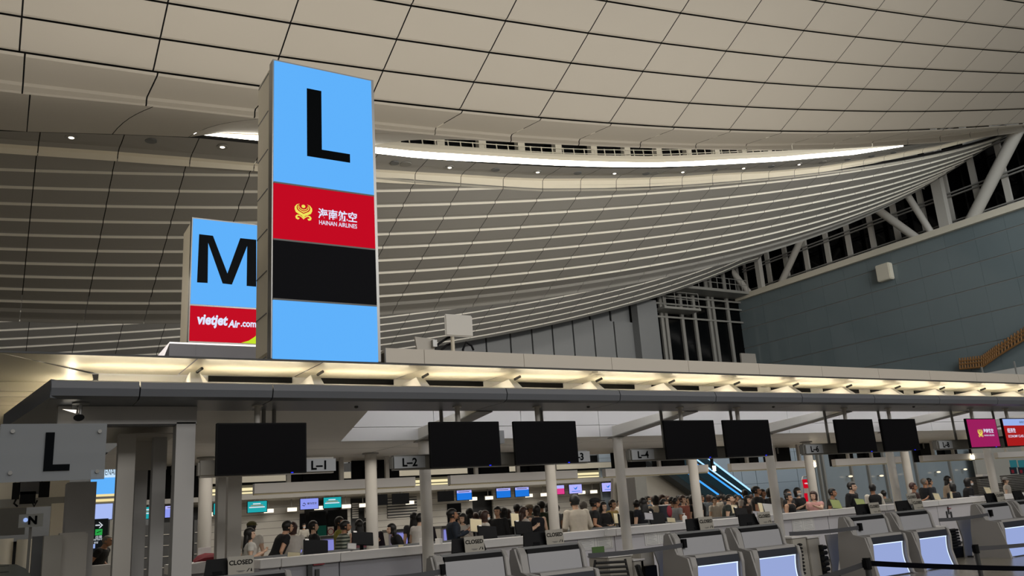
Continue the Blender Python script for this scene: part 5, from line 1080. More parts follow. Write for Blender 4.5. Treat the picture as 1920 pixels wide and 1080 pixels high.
# louvred grilles on far wall
for i, (x0, x1, y0, y1) in enumerate(((660, 672, 943, 972), (683, 700, 951, 970), (726, 783, 934, 968))):
    a, b = aY(x0, y0, YF_+.3), aY(x1, y1, YF_+.3); o = thing('wall_grille', ['narrow louvred grille on the far wall, leftmost of three', 'small louvred grille on the far wall left of the L-2 column', 'wide louvred grille on the far wall right of the L-2 column'][i], 'grille', (a.x, YF_+.3, b.z))
    mb = MB(); mb.box(a.x, b.x, YF_+.34, YF_+.38, b.z, a.z); mb.build('backing', 'dark_grey', o); mb = MB(); n = 7
    for k in range(n): z = b.z+(a.z-b.z)*(k+.5)/n; mb.box(a.x, b.x, YF_+.26, YF_+.34, z-.05, z+.045)
    mb.build('slats', 'far_slat', o)
# dark windows in far wall
mb = MB()
for x0, x1, y0, y1 in ((562, 573, 963, 1000), (580, 611, 960, 1000), (615, 652, 957, 1000), (838, 866, 945, 980)):
    a, b = aY(x0, y0, YF_+.35), aY(x1, y1, YF_+.35); mb.box(a.x, b.x, YF_+.34, YF_+.36, b.z, a.z)
struct(mb.build('window_4', 'night_glass'), 'dark windows in the far counter wall')
# shop-front things on the left distance: dark shelves with lights
for x0, x1, y0, lb in ((306, 318, 980, 'dark shop shelf seen just left of the big portal post'), (268, 281, 985, 'dark shop shelf seen between the second and third portal posts'), (368, 374, 975, 'dark shop shelf seen just right of the big portal post')):
    a, b = aY(x0, y0, 40), aY(x1, y0, 40); o = thing('shop_shelf', lb, 'shelf', (a.x, 40, 0)); mb = MB(); mb.box(a.x-.08, b.x+.08, 40, 40.3, 0, a.z); mb.build('case', 'dark_grey', o); mb = MB()
    for k in range(4): mb.box(a.x-.05, b.x+.05, 39.96, 40, .4+k*.45, .43+k*.45)
    mb.build('shelf_edges', 'column_paint', o)
# ---------------- middle right: white stair wall, escalators with blue light lines, panel walls
YE = 50.0
mat('stair_white', '#a7a196', .5, noise=.02)
pts = [aY(x, y, YE) for x, y in ((1150, 897), (1262, 891), (1312, 935), (1330, 960), (1330, 1010), (1150, 1010))]
mb = MB(); mb.prism([(v.x, v.z) for v in pts], 'y', YE, YE+.3); struct(mb.build('wall_stair', 'stair_white'), 'off-white side wall under the escalator')
boxpx('lift_core', 'grey_metal', 1190, 895, 1222, 1000, YE-2.5, 2, 'grey rounded lift core behind the crowd', 'lift core', zf=0)
mat('esc_dark', '#1c2426', .5, noise=.05); screen('esc_line', '#3f9cf2', 1.25); screen('esc_line_pale', '#9fd0ff', 1.4); mat('esc_glass', '#2c4a55', .1, noise=0, alpha=.55)
LN = [((1250, 858), (1352, 929)), ((1283, 858), (1390, 932)), ((1292, 858), (1396, 928)), ((1314, 857), (1404, 922)), ((1350, 884), (1412, 922))]
es = None
for i, (l0, l1, Y, lb) in enumerate((((1240, 851), (1352, 931), YE-1.3, 'escalator with a blue light line, lowest of the three'), ((1276, 849), (1394, 933), YE+.6, 'escalator between two bright blue light lines, middle one'), ((1318, 852), (1412, 923), YE+2.0, 'escalator with a pale blue light line, uppermost at the right'))):
    a, b = aY(*l0, Y), aY(*l1, Y); a.y = Y; b.y = Y; o = thing('escalator', lb, 'escalator', b); d = (b-a)
    a = a-d*.6
    mb = MB(); mb.add([tuple(v) for v in (a+Vector((0, 0, -.1)), b+Vector((0, 0, -.1)), b+Vector((0, 0, -1.3)), a+Vector((0, 0, -1.3)), a+Vector((0, .9, -.1)), b+Vector((0, .9, -.1)), b+Vector((0, .9, -1.3)), a+Vector((0, .9, -1.3)))], [(0, 1, 2, 3), (4, 7, 6, 5), (0, 4, 5, 1), (3, 2, 6, 7), (1, 5, 6, 2)]); mb.build('truss', 'esc_dark', o)
    mb = MB(); mb.tube([a, b], .075, 8); mb.build('light_line', 'esc_line' if i < 2 else 'esc_line_pale', o)
    if i == 1: mb = MB(); mb.tube([a+Vector((.25, 0, .25)), b+Vector((.25, 0, .25))], .06, 8); mb.build('light_line', 'esc_line_pale', o)
    mb = MB(); mb.quad(tuple(a+Vector((0, -.02, -.1))), tuple(b+Vector((0, -.02, -.1))), tuple(b+Vector((0, -.02, -.85))), tuple(a+Vector((0, -.02, -.85)))); mb.build('balustrade_glass', 'esc_glass', o)
    mb = MB(); n = 22
    for k in range(n): t = k/n; p = a.lerp(b, t); mb.box(p.x, p.x+abs(d.x)*1.6/n*.9, Y+.1, Y+.8, p.z-1.15, p.z-.95)
    mb.build('steps', 'grey_metal', o); mb = MB(); mb.box(b.x-.6, b.x+.2, Y+.05, Y+.85, 0, b.z-1.25); mb.build('base', 'esc_dark', o)
mat('panel_blue_grey', '#a3b0bb', .4, noise=.04, scale=.4)
YP = 53.5
mb = MB()
e_ = [1376, 1392, 1419, 1453, 1497, 1532]
ex = [aY(x, 900, YP).x for x in e_]; ex = [ex[0]-14, ex[0]-9, ex[0]-4.5]+ex
for a, b in zip(ex, ex[1:]):
    for z0, z1 in ((0, 2.6), (2.62, 5.2), (5.22, 9)): mb.box(a+.03, b-.03, YP, YP+.2, z0, z1)
struct(mb.build('wall_panelled', 'panel_blue_grey'), 'blue-grey panelled wall behind the escalators')
# glass wall to the right with mullions
mat('frosted', '#8c969c', .15, noise=.08, scale=.5, spec=.7)
mb = MB(); a, b = aY(1532, 900, 44), aY(1835, 900, 44); mb.box(a.x, b.x+.0, 44, 44.1, 0, 4.4); struct(mb.build('wall_glass', 'frosted'), 'dim reflective glass wall at the right behind the counters')
o = None
for px in (1540, 1548, 1600, 1632, 1664, 1722, 1787):
    c_ = aY(px, 905, 43.9); mb = MB(); mb.box(c_.x-.09, c_.x+.09, 43.8, 43.98, 0, 4.4)
    struct(mb.build('trim_5', 'grey_metal'), 'upright mullion of the glass wall')
mb = MB(); mb.box(aY(1835, 900, 43).x, 90, 43, 43.2, 0, 4.6); struct(mb.build('wall_right_low', 'cab_cream'), 'tan wall at the right edge')
screen('reflect_lamp', '#ffe9c4', 1.4)
lp = None
for px, py in ((1595, 893), (1653, 892), (1705, 888), (1760, 885), (1810, 880)):
    a = aY(px, py, 43.6)
    if lp is None:
        lp = thing('pendant_lamp', 'small warm lamp glowing before the glass wall', 'light', a, 0, 'small warm lamps before the glass wall'); mb = MB(); mb.ell(a, (.22, .12, .07), 12, 6); mb.build('lens', 'reflect_lamp', lp); mb = MB(); mb.tube([a+Vector((0, .05, .02)), a+Vector((0, .42, .02))], .03, 6); mb.build('wall_bracket', 'grey_metal', lp)
    else: dup(lp, a)
# hanging fixtures of the M side lights (yellow ends)
for px, py, lb in ((1336, 878, 'small yellow lamp at the end of the white strip by the escalators'), (1523, 871, 'small yellow lamp on a dark bracket left of sign L-6'), (1821, 857, 'small yellow lamp under the magenta screen')):
    a = aY(px, py, 18.6); o = thing('bracket_lamp', lb, 'light', a); mb = MB(); mb.box(a.x-.03, a.x+.03, 18.5, 18.56, a.z-.08, a.z+.06); mb.build('glow', 'warm_tube', o); mb = MB(); mb.box(a.x-.04, a.x+.03, 18.56, 18.62, a.z-.05, a.z+.32); mb.box(a.x-.012, a.x+.012, 18.57, 18.6, a.z+.3, H0+1.41); mb.build('bracket', 'black_plastic', o)
# airline roll-up stand
o = thing('rollup_stand', 'red and white roll-up stand in a wire frame behind the crowd at the right', 'sign', aY(1520, 950, 27))
boxpx('white_sheet', 'paper', 1506, 899, 1531, 960, 27, .03, parent=o, zf=0); boxpx('red_top', 'sign_red', 1505, 899, 1530, 914, 26.96, .02, parent=o); boxpx('red_lower', 'sign_red', 1508, 925, 1516, 940, 26.96, .02, parent=o)
p = aY(1508, 909, 26.95); text('vietjetair', .1, (p.x, 26.94, p.z), 'lettering', 'sign_white', o, width=aY(1528, 905, 26.95).x-p.x, bold=.03)
mb = MB(); mb.tube([aY(x, y, 27.03) for x, y in ((1506, 960), (1503.5, 900), (1505, 894), (1524, 892.5), (1528, 896), (1533, 960))], .03, 8); mb.build('frame', 'steel', o)
# stacked trays at the right
mat('tray_dark', '#2e2b28', .6, noise=.05)
for (x0, x1, y0, y1, lb, n) in ((1836, 1868, 893, 925, 'stack of dark trays left of the rightmost column', 11), (1893, 1940, 890, 925, 'stack of dark trays at the right edge', 12), (1880, 1892, 905, 925, 'short stack of dark trays right of the rightmost column', 7)):
    a, b = aY(x0, y0, 21), aY(x1, y1, 21); o = thing('tray_stack', lb, 'trays', (a.x, 21, b.z-.2)); h = (a.z-b.z)/n
    for k in range(n): mb = MB(); mb.box(a.x+.01*(n-k), b.x+.01*(n-k), 21, 21.45, b.z+k*h, b.z+k*h+h*.72); mb.build('tray', 'tray_dark', o)
    mb = MB(); mb.box(a.x, b.x, 21, 21.5, 0, b.z); mb.build('trolley', 'dark_grey', o)
boxpx('white_box', 'counter_white', 1842, 889, 1865, 895, 21.1, .3, 'white box lying on the left stack of trays', 'box')
for i, (x0, x1) in enumerate(((1893, 1908), (1909, 1925))):
    o = thing('travel_poster', ['teal travel poster at the right edge, left of two', 'teal travel poster cut by the right edge'][i], 'poster', aY(x0, 900, 42.95)); boxpx('upper_half', screen('poster_teal', '#3c8a94', .4), x0, 863, x1, 876, 42.95, .04, parent=o); boxpx('lower_half', 'sign_navy', x0, 876, x1, 888, 42.95, .04, parent=o); boxpx('photo', 'red_plastic', x0+3, 881, x0+9, 887, 42.92, .02, parent=o)
# signs among the counters at left: green board, no-entry card
boxpx('green_notice', screen('notice_green', '#123b30', .6), 596, 986, 612, 1006, 26, .05, 'dark green notice board right of the man in black', 'sign', zf=.9)
o = boxpx('rule_card', 'paper', 615, 988, 626, 1005, 26, .03, 'white card with a red prohibition ring beside the green board', 'sign')
boxpx('stand', 'mid_grey', 619, 1004, 621, 1005, 26.03, .03, parent=o, zf=0); p = aY(620, 997, 25.97)
mb = MB(); mb.tube([(p.x+.09*math.cos(t*math.pi/8), 25.96, p.z+.09*math.sin(t*math.pi/8)) for t in range(17)], .012, 5); mb.build('red_ring', 'red_plastic', o)
# ============================================================ PEOPLE
def remesh(name, mb, vox, it=4):
    me = bpy.data.meshes.new(name); me.from_pydata([tuple(v) for v in mb.v], [], mb.f); o = bpy.data.objects.new(name, me); COL.objects.link(o)
    r = o.modifiers.new('r', 'REMESH'); r.mode = 'VOXEL'; r.voxel_size = vox; r.use_smooth_shade = True
    s = o.modifiers.new('s', 'SMOOTH'); s.factor = .5; s.iterations = it
    dg = bpy.context.evaluated_depsgraph_get(); m2 = bpy.data.meshes.new_from_object(o.evaluated_get(dg)); m2.name = name
    bpy.data.objects.remove(o); return m2
def V(*a): return Vector(a)
ARMS = {  # elbow, wrist, hand direction for the right (+x is the person's left); person faces -y
 'down': ((.23, .02, 1.10), (.25, -.06, .86), (0, -.15, -1)), 'phone': ((.24, .0, 1.12), (.13, -.25, 1.22), (-.3, -.7, .5)),
 'desk': ((.25, -.02, 1.12), (.17, -.27, 1.03), (-.1, -1, -.1)), 'fold': ((.25, -.04, 1.12), (.02, -.17, 1.12), (-1, -.1, 0)),
 'point': ((.26, -.2, 1.27), (.22, -.46, 1.36), (-.05, -1, .15)), 'hip': ((.33, .05, 1.12), (.17, -.05, 1.0), (-.6, -.5, -.4))}
POSE = {'down': ('down', 'down', 0, 0), 'phone': ('phone', 'phone', 0, 0), 'desk': ('desk', 'desk', .18, 0), 'fold': ('fold', 'fold', 0, 0), 'point': ('point', 'down', .08, 0), 'walk': ('down', 'hip', 0, 0), 'sit': ('desk', 'phone', .12, 1), 'lean': ('desk', 'down', .42, 0)}
TORSO = [(.90, .165, .115), (.98, .17, .12), (1.08, .145, .105), (1.2, .155, .112), (1.32, .178, .118), (1.39, .165, .095), (1.43, .09, .07)]
_pc = {}
def bend(p, a, z0=.95):
    """lean the trunk forward by angle a about the hips"""
    if a == 0 or p.z < z0: return p
    y, z = p.y, p.z-z0; return V(p.x, y*math.cos(a)-z*math.sin(a), z0+z*math.cos(a)+y*math.sin(a))
def body_parts(pose):
    if pose in _pc: return _pc[pose]
    A, B, lean, sit = POSE[pose]; drop = .47 if sit else 0
    def f(p): p = bend(V(*p), lean); return V(p.x, p.y, p.z-drop)
    def torso(mb, g, z0=0, z1=9): mb.loft([[f(((rx+g)*math.cos(2*math.pi*k/16), (ry+g)*math.sin(2*math.pi*k/16), z)) for k in range(16)] for z, rx, ry in TORSO if z0 <= z <= z1])
    def arm(mb, s, key, g, t=1.0, hand=True):
        e, w, hd = ARMS[key]; sh = f((s*.175, 0, 1.375)); e = f((s*e[0], e[1], e[2])); w = f((s*w[0], w[1], w[2])); hd = V(s*hd[0], hd[1], hd[2]).normalized()
        if t <= 1: mb.tube([sh, sh.lerp(e, .5), sh.lerp(e, .5+.5*t-.5)], [.056+g, .05+g, .048+g+.006], 12)
        if t > 1: mb.tube([sh, sh.lerp(e, .5), e, e.lerp(w, .5), w], [.056+g, .048+g, .041+g, .038+g, .03+g], 12)
        mb.ell(sh, (.062+g, .06+g, .06+g), 12, 8)
        if hand:
            mb.tube([sh, sh.lerp(e, .5), e, e.lerp(w, .4), w], [.052, .046, .038, .036, .024], 12)
            side = hd.cross(V(0, 0, 1)); side = side.normalized() if side.length > .2 else V(0, 1, 0)
            pc_ = w+hd*.055; mb.tube([w, w+hd*.03, w+hd*.085], [.024, .034, .032], 10, sq=.6)
            dn = hd.cross(side).normalized()*-1
            for j, (o, L) in enumerate(((-.028, .065), (-.009, .078), (.010, .072), (.028, .055))):
                b = w+hd*.08+side*o; mb.tube([b, b+hd*L*.5+dn*.004, b+hd*L*.85+dn*.03], [.0105, .010, .008], 7)
            b = w+hd*.025+side*(-.03*s); mb.tube([b, b+side*(-.03*s)+hd*.025, b+side*(-.036*s)+hd*.06], [.013, .011, .009], 7)
    mb = MB(); torso(mb, -.004)
    for dx in (-1, 1):
        h, k, an = V(dx*.09, 0, .93), V(dx*.1, -.02, .49), V(dx*.1, .02, .08)
        if sit: h, k, an = V(dx*.09, 0, .93-drop), V(dx*.11, -.42, .50), V(dx*.11, -.40, .08)
        mb.tube([h, h.lerp(k, .5), k, k.lerp(an, .35), an], [.088, .074, .055, .054, .035], 12)
    mb.tube([f((0, .012, 1.38)), f((0, .005, 1.46)), f((0, -.005, 1.54))], [.062, .052, .054], 14)
    hc = f((0, 0, 1.6)); dz = hc-V(0, 0, 1.6); mb.T = Matrix.Translation(dz)
    mb.ell((0, .012, 1.61), (.076, .092, .098), 18, 14); mb.ell((0, -.02, 1.555), (.062, .07, .075), 14, 10); mb.ell((0, -.042, 1.52), (.038, .042, .032), 12, 8)
    mb.ell((0, -.096, 1.572), (.013, .022, .024), 10, 8); mb.ell((0, -.078, 1.612), (.045, .02, .012), 10, 6)
    for s in (-1, 1): mb.ell((s*.077, .012, 1.585), (.011, .022, .032), 8, 8)
    mb.ell((0, -.088, 1.533), (.024, .012, .009), 10, 6); mb.T = None
    arm(mb, 1, A, 0, .6); arm(mb, -1, B, 0, .6)
    skin = remesh('body', mb, .009, 2)
    out = {'skin': skin, 'f': f, 'dz': dz, 'drop': drop}
    for kind, t in (('short', .62), ('long', 2), ('none', 0)):
        mb = MB(); torso(mb, .02, .85, 9)
        if t: arm(mb, 1, A, .013, t, False); arm(mb, -1, B, .013, t, False)
        out[kind] = remesh('shirt', mb, .014, 3)
    mb = MB()
    mb.loft([[(( .178)*math.cos(2*math.pi*k/16), .128*math.sin(2*math.pi*k/16), z-drop) for k in range(16)] for z in (.86, .93, 1.02)])
    for dx in (-1, 1):
        h, k, an = V(dx*.09, 0, .92), V(dx*.1, -.02, .49), V(dx*.1, .02, .07)
        if sit: h, k, an = V(dx*.09, 0, .93-drop), V(dx*.11, -.42, .50), V(dx*.11, -.40, .08)
        mb.tube([h, h.lerp(k, .5), k, k.lerp(an, .5), an], [.1, .088, .072, .068, .06], 12)
    out['trousers'] = remesh('trousers', mb, .016, 3)
    mb = MB()
    for dx in (-1, 1):
        y = -.40 if sit else .02; mb.ell((dx*.1, y-.06, .04), (.045, .13, .04), 12, 8)
    me = bpy.data.meshes.new('shoes'); me.from_pydata(mb.v, [], mb.f); out['shoes'] = me
    mb = MB(); mb.T = Matrix.Translation(dz)
    for s in (-1, 1): mb.ell((s*.03, -.083, 1.595), (.013, .008, .007), 8, 6)
    me = bpy.data.meshes.new('eyes'); me.from_pydata(mb.v, [], mb.f); out['eyes'] = me
    for st in ('short', 'bob', 'long', 'bun', 'cap', 'buzz'):
        g = {'short': .014, 'bob': .022, 'long': .018, 'bun': .012, 'cap': .016, 'buzz': .004}[st]
        n, m_ = 22, 14; vs = []; fs = []; low = {'short': 1.525, 'bob': 1.46, 'long': 1.48, 'bun': 1.53, 'cap': 1.54, 'buzz': 1.54}[st]
        for i in range(m_+1):
            t = math.pi*i/m_; sn = math.sin(t); sn = sn if t < math.pi/2 or i == m_ else max(sn, .9)
            for k in range(n):
                a = 2*math.pi*k/n; x, y, z = sn*math.cos(a), sn*math.sin(a), math.cos(t)
                hl = 1.655 if st != 'cap' else 1.63
                px, py, pz = x*(.078+g), .014+y*(.094+g), 1.61+z*(.10+g)
                if z < 0 and py > -.02: pz = 1.61+z*(1.61-low); w = 1-.10*min(1, -z); px *= w; py = .014+(py-.014)*(1-.12*min(1, -z)) if low > 1.48 else py
                if py < -.02 and pz < hl: f_ = .72; px, py, pz = px*f_, .014+(py-.014)*f_, min(pz, 1.62)
                vs.append((px, py, pz)); 
        for i in range(m_):
            for k in range(n): fs.append((i*n+k, (i+1)*n+k, (i+1)*n+(k+1) % n, i*n+(k+1) % n))
        mb = MB(); mb.T = Matrix.Translation(dz); mb.add(vs, fs)
        if st == 'long': mb.loft([[(rx*math.cos(2*math.pi*k/14), .055+dy+ry*math.sin(2*math.pi*k/14), z) for k in range(14)] for z, rx, ry, dy in ((1.62, .08, .06, 0), (1.5, .092, .058, .01), (1.4, .1, .05, .03), (1.28, .095, .045, .045), (1.2, .06, .03, .045))])
        if st == 'bun': mb.ell((0, .09, 1.68), (.042, .042, .042), 12, 8)
        me = bpy.data.meshes.new('hair'); me.from_pydata([tuple(v) for v in mb.v], [], mb.f); out['hair_'+st] = me
        for p in me.polygons: p.use_smooth = True
    mb = MB(); mb.T = Matrix.Translation(dz); mb.ell((0, .006, 1.655), (.1, .115, .072), 18, 10); mb.prism([(-.08, -.09), (.08, -.09), (.07, -.19), (.0, -.21), (-.07, -.19)], 'z', 1.635, 1.648)
    me = bpy.data.meshes.new('cap'); me.from_pydata([tuple(v) for v in mb.v], [], mb.f); out['cap'] = me
    mb = MB(); mb.T = Matrix.Translation(dz); mb.ell((0, -.045, 1.535), (.064, .062, .046), 14, 10); me = bpy.data.meshes.new('face_mask'); me.from_pydata([tuple(v) for v in mb.v], [], mb.f); out['mask'] = me
    mb = MB()
    bk = [f((0, .2, z)) for z in (1.02, 1.12, 1.25, 1.36, 1.4)]
    mb.loft([[V(c.x+rx*math.cos(2*math.pi*k/14), c.y+.085*math.sin(2*math.pi*k/14), c.z) for k in range(14)] for c, rx in zip(bk, (.11, .145, .15, .12, .06))])
    me = bpy.data.meshes.new('backpack'); me.from_pydata([tuple(v) for v in mb.v], [], mb.f); out['backpack'] = me
    for k in ('shoes', 'eyes', 'cap', 'mask', 'backpack'):
        for p in out[k].polygons: p.use_smooth = True
    _pc[pose] = out; return out
def cloth(hexc): return mat('cloth_'+hexc, '#'+hexc, .85, noise=.12, scale=14)
mat('skin_a', '#c39a7e', .55, noise=.04); mat('skin_b', '#a87b5e', .55, noise=.04); mat('skin_c', '#d8b49b', .55, noise=.04)
mat('hair_black', '#0c0a0a', .5, noise=.1); mat('hair_brown', '#38221a', .5, noise=.1); mat('hair_grey', '#6f6a64', .6, noise=.1); mat('hair_auburn', '#3a1f1c', .5, noise=.1); mat('eye', '#140d0a', .3, noise=0)
stripes('striped_cloth', '#8f9488', '#2f3a34', 2, .07, .5, .85)
def setm(me, parent, name, m_):
    if not me.materials: me.materials.append(None)
    o = bpy.data.objects.new(name, me); COL.objects.link(o); o.parent = parent; o.material_slots[0].link = 'OBJECT'; o.material_slots[0].material = M(m_) if isinstance(m_, str) else m_; return o
PLOG = []
OCC = [(P0+PP*k if k else 3.52, 17.6, .2) for k in range(6)]+[(P0+PP*k, 14.85, .2) for k in range(6)]
def person(px, py, Y, lab, pose='down', rz=0, hair='short', hc='black', top='15171b', sl='short', bottom='1d2026', skin='a', mask=None, pack=None, cap=None, wide=1.0, h=None):
    for _ in range(14):
        p = aY(px, py, Y); rr = .36*wide
        if all(math.hypot(p.x-a, p.y-b) > rr+c for a, b, c in OCC) and not (16.4 < Y < 17.9 and px > 300): break
        Y = Y+.16 if Y > 16.4 else (Y-.08 if Y > 16.2 else 17.95)
    OCC.append((p.x, p.y, rr*.95)); B = body_parts(pose)
    topz = (1.722+B['dz'].z); k = (h/UNIT if h else p.z)/topz
    r = math.radians(rz); off = Vector((B['dz'].x, B['dz'].y, 0))*k; off.rotate(Matrix.Rotation(r, 3, 'Z'))
    o = thing('person', lab, 'person', (p.x-off.x, p.y-off.y, 0), r); o.scale = (k*wide, k*wide, k)
    PLOG.append((round(p.z*UNIT, 2), pose, lab[:40]))
    bd = setm(B['skin'], o, 'body', 'skin_'+skin); setm(B['eyes'], bd, 'eyes', 'eye')
    setm(B['hair_'+hair], o, 'hair', 'hair_'+hc)
    if sl == 'vest':
        setm(B['long'], o, 'shirt', cloth('cfc9bd')); s = setm(B['none'], o, 'waistcoat', cloth(top)); s.scale = (1.06, 1.08, 1.0)
    else: setm(B[sl], o, 'shirt', top if top in MATS else cloth(top))
    setm(B['trousers'], o, 'trousers', cloth(bottom)); setm(B['shoes'], o, 'shoes', cloth('1b1b1d'))
    if mask: setm(B['mask'], o, 'face_mask', cloth(mask))
    if cap: setm(B['cap'], o, 'cap', cloth(cap))
    if pack: setm(B['backpack'], o, 'backpack', cloth(pack))
    if B['drop']:
        q = o.location; st = thing('stool', 'low dark stool under the seated '+('man at the left' if px < 300 else 'woman in white with a green scarf' if px < 500 else 'masked woman in black'), 'stool', (q.x, q.y, 0))
        hgt = (.93-B['drop']-.1)*k
        mb = MB(); mb.tube([(q.x, q.y, hgt-.04), (q.x, q.y, hgt)], .2, 20); mb.build('seat', 'dark_grey', st)
        for a in range(4): mb = MB(); c_, s_ = math.cos(a*math.pi/2+.7), math.sin(a*math.pi/2+.7); mb.tube([(q.x+.12*c_, q.y+.12*s_, hgt-.04), (q.x+.18*c_, q.y+.18*s_, 0)], .014, 8); mb.build('leg', 'steel', st)
    return o
A_ = person
# facing: 0 = towards the camera side, 180 = away, 90 = to the right of the photo, -90 = to the left
A_(200, 1003, 23.5, 'grey-haired man in a black T-shirt, leaning forward, at the left', 'lean', 60, 'buzz', 'grey', '111113', 'short', '22242a', 'b', wide=1.12)
A_(469, 989, 18.8, 'woman with long black hair in a white top under L-1, looking at her phone', 'phone', 80, 'long', 'black', 'c8c7c2', 'short', '27406b', 'c')
A_(472, 977, 20.5, 'person in an olive cap and white shirt behind the woman in the white top', 'desk', 150, 'short', 'black', 'cfccc6', 'short', '30323a', 'c', cap='5d5a34')
A_(540, 975, 19.2, 'man in a black T-shirt leaning toward a woman in a white blouse', 'lean', 95, 'short', 'black', '0f1013', 'short', '15161a', 'a')
A_(549, 978, 19.0, 'woman with auburn hair and a loose white blouse, seen from behind', 'desk', 160, 'bob', 'auburn', 'd4d0cb', 'long', 'b5b3ae', 'c')
A_(588, 975.5, 20.0, 'man in a black T-shirt looking right, right of the couple', 'fold', 80, 'short', 'black', '101114', 'short', '191a1e', 'c')
A_(570, 981, 44, 'tiny masked clerk far behind at the dark window', 'desk', 0, 'short', 'black', 'bdb9b0', 'long', '222', 'c', mask='d8dcdf') if False else A_(570, 981, 44, 'tiny masked clerk far behind at the dark window', 'desk', 0, 'short', 'black', 'bdb9b0', 'long', '222226', 'c', mask='d8dcdf')
A_(637, 968, 20.3, 'dark-haired man with a yellow collar behind the striped shirt', 'down', 60, 'short', 'black', '8c8a3e', 'short', '22252b', 'b')
A_(647, 975, 19.2, 'person in a grey and dark striped shirt looking down', 'desk', 75, 'short', 'black', 'striped_cloth', 'long', '2f3b4a', 'b', wide=1.1)
A_(673, 973.5, 19.6, 'woman with long straight black hair and a pink sleeveless top', 'desk', 165, 'long', 'black', '8f5260', 'none', '23252b', 'c')
A_(686, 977.5, 19.8, 'woman with long black hair beside the one in pink', 'phone', 120, 'long', 'black', 'a58a78', 'short', '24262c', 'c')
A_(700, 975, 20.0, 'person in dark purple half hidden by the column at L-2', 'down', 170, 'short', 'black', '251c2c', 'long', '191a20', 'a')
A_(733, 981, 19.0, 'person in black bending forward right of the column at L-2', 'lean', -100, 'long', 'black', '131317', 'long', '17181c', 'c')
A_(776, 960, 20.4, 'long-haired woman behind the boy in the printed white shirt', 'down', 150, 'long', 'black', '3b3a40', 'short', '2a2b31', 'c')
A_(788, 961, 19.2, 'young man in a white shirt with an orange print on its back', 'desk', 115, 'short', 'black', 'd6d2cd', 'short', '2b2d33', 'c')
A_(797, 966, 20.6, 'dark figure with a purple backpack right of the white shirt', 'down', -40, 'short', 'black', '2c2730', 'long', '1f2026', 'a', pack='3b2236')
A_(848, 953, 18.9, 'bearded man in a navy jacket facing right', 'phone', 75, 'short', 'black', '18222f', 'long', '15181f', 'b', wide=1.15)
A_(861, 960, 21.0, 'masked woman with tied hair behind the navy jacket', 'phone', 30, 'bun', 'black', 'b7b0a8', 'short', '2a2b30', 'c', mask='d5d7da')
A_(867, 962, 20.0, 'woman in a grey-white dress turning left', 'phone', -60, 'bob', 'black', 'bab5ae', 'long', 'aca8a2', 'c')
A_(881, 952, 19.6, 'tall woman in black with long black hair, seen from the side', 'down', 110, 'long', 'black', '101013', 'long', '111114', 'c')
A_(891, 961, 20.6, 'person with brown hair and a grey top behind the woman in black', 'down', 170, 'bob', 'brown', '77706c', 'short', '27282d', 'c')
A_(901, 957, 20.8, 'dark-haired person in a brownish top left of the masked woman in white', 'down', 160, 'short', 'black', '7a6558', 'short', '24252a', 'a')
A_(910, 957, 19.2, 'masked woman in a white short-sleeved top with brown hair', 'desk', 80, 'bob', 'brown', 'd3cfc7', 'short', '2b2c31', 'c', mask='dfe2e4')
A_(932, 948.5, 20.2, 'man in black looking left at the edge of the dark group', 'down', -50, 'short', 'black', '141518', 'long', '1b1c20', 'a')
A_(943, 951, 19.0, 'broad person in black from behind in the middle of the dark group', 'down', 170, 'bob', 'black', '0d0e11', 'long', '121317', 'a', wide=1.2)
A_(952, 954, 20.2, 'woman in black with brown hair right of the broad person in black', 'desk', 140, 'long', 'brown', '141316', 'long', '1a1b1f', 'c')
A_(968, 944, 20.2, 'dark-haired man in a black jacket left of the woman in pale grey', 'down', 175, 'short', 'black', '15161a', 'long', '1a1b1f', 'b')
A_(977, 948, 21.5, 'person with black hair behind the woman in pale grey', 'down', 150, 'bob', 'black', '2d2a2c', 'short', '202126', 'c')
A_(982, 950, 19.6, 'woman with dark brown hair in a pale grey top, facing right', 'phone', 70, 'long', 'brown', 'b3aea8', 'short', '2b2c30', 'c')
A_(992, 945, 21.0, 'man in a grey-brown shirt with a pale cap', 'down', 20, 'short', 'brown', '7d766b', 'short', '2a2b2f', 'b', cap='8d8375')
A_(1005, 947, 19.2, 'woman with short black hair in a navy sleeveless dress', 'down', 165, 'bob', 'black', '15161f', 'none', '15161f', 'c')
A_(1013.5, 938, 19.8, 'tall man in a dark green T-shirt, seen from behind', 'phone', 170, 'short', 'black', '26331f', 'short', '1c1d22', 'a', wide=1.12)
A_(1026.5, 942, 21.5, 'long-haired woman in black holding up a phone', 'phone', 160, 'long', 'black', '141417', 'short', '1a1b1f', 'c')
A_(1037, 944, 20.6, 'person in a grey T-shirt left of the column under the L-3 monitor', 'down', 170, 'short', 'black', '70747a', 'short', '23242a', 'a')
A_(1043, 945, 21.4, 'person in black just left of the column under the L-3 monitor', 'down', 160, 'short', 'black', '131417', 'long', '1a1b1f', 'a')
A_(1076, 927, 16.2, 'man in a beige shirt with a lanyard, from behind, nearest of the crowd', 'desk', 172, 'short', 'black', 'b9b0a0', 'long', '23242a', 'a', wide=1.08)
A_(1093, 939, 20.2, 'man with greying hair in a dark grey shirt behind the beige shirt', 'down', 150, 'short', 'grey', '4a4640', 'long', '25262b', 'b', wide=1.15)
A_(1114, 933, 18.6, 'man in a black cap and black shirt with white sleeve stripes', 'desk', 60, 'short', 'black', '0f1014', 'short', '15161a', 'b', cap='101116', wide=1.1)
A_(1130.5, 940, 19.4, 'woman with glasses and long black hair in black, facing the camera', 'fold', 10, 'long', 'black', '151416', 'long', '1a1b1f', 'c')
A_(1148, 936, 19.0, 'man in a tan-yellow jacket reaching forward over the desk', 'desk', 20, 'short', 'black', 'a58c4f', 'long', '3a3733', 'a')
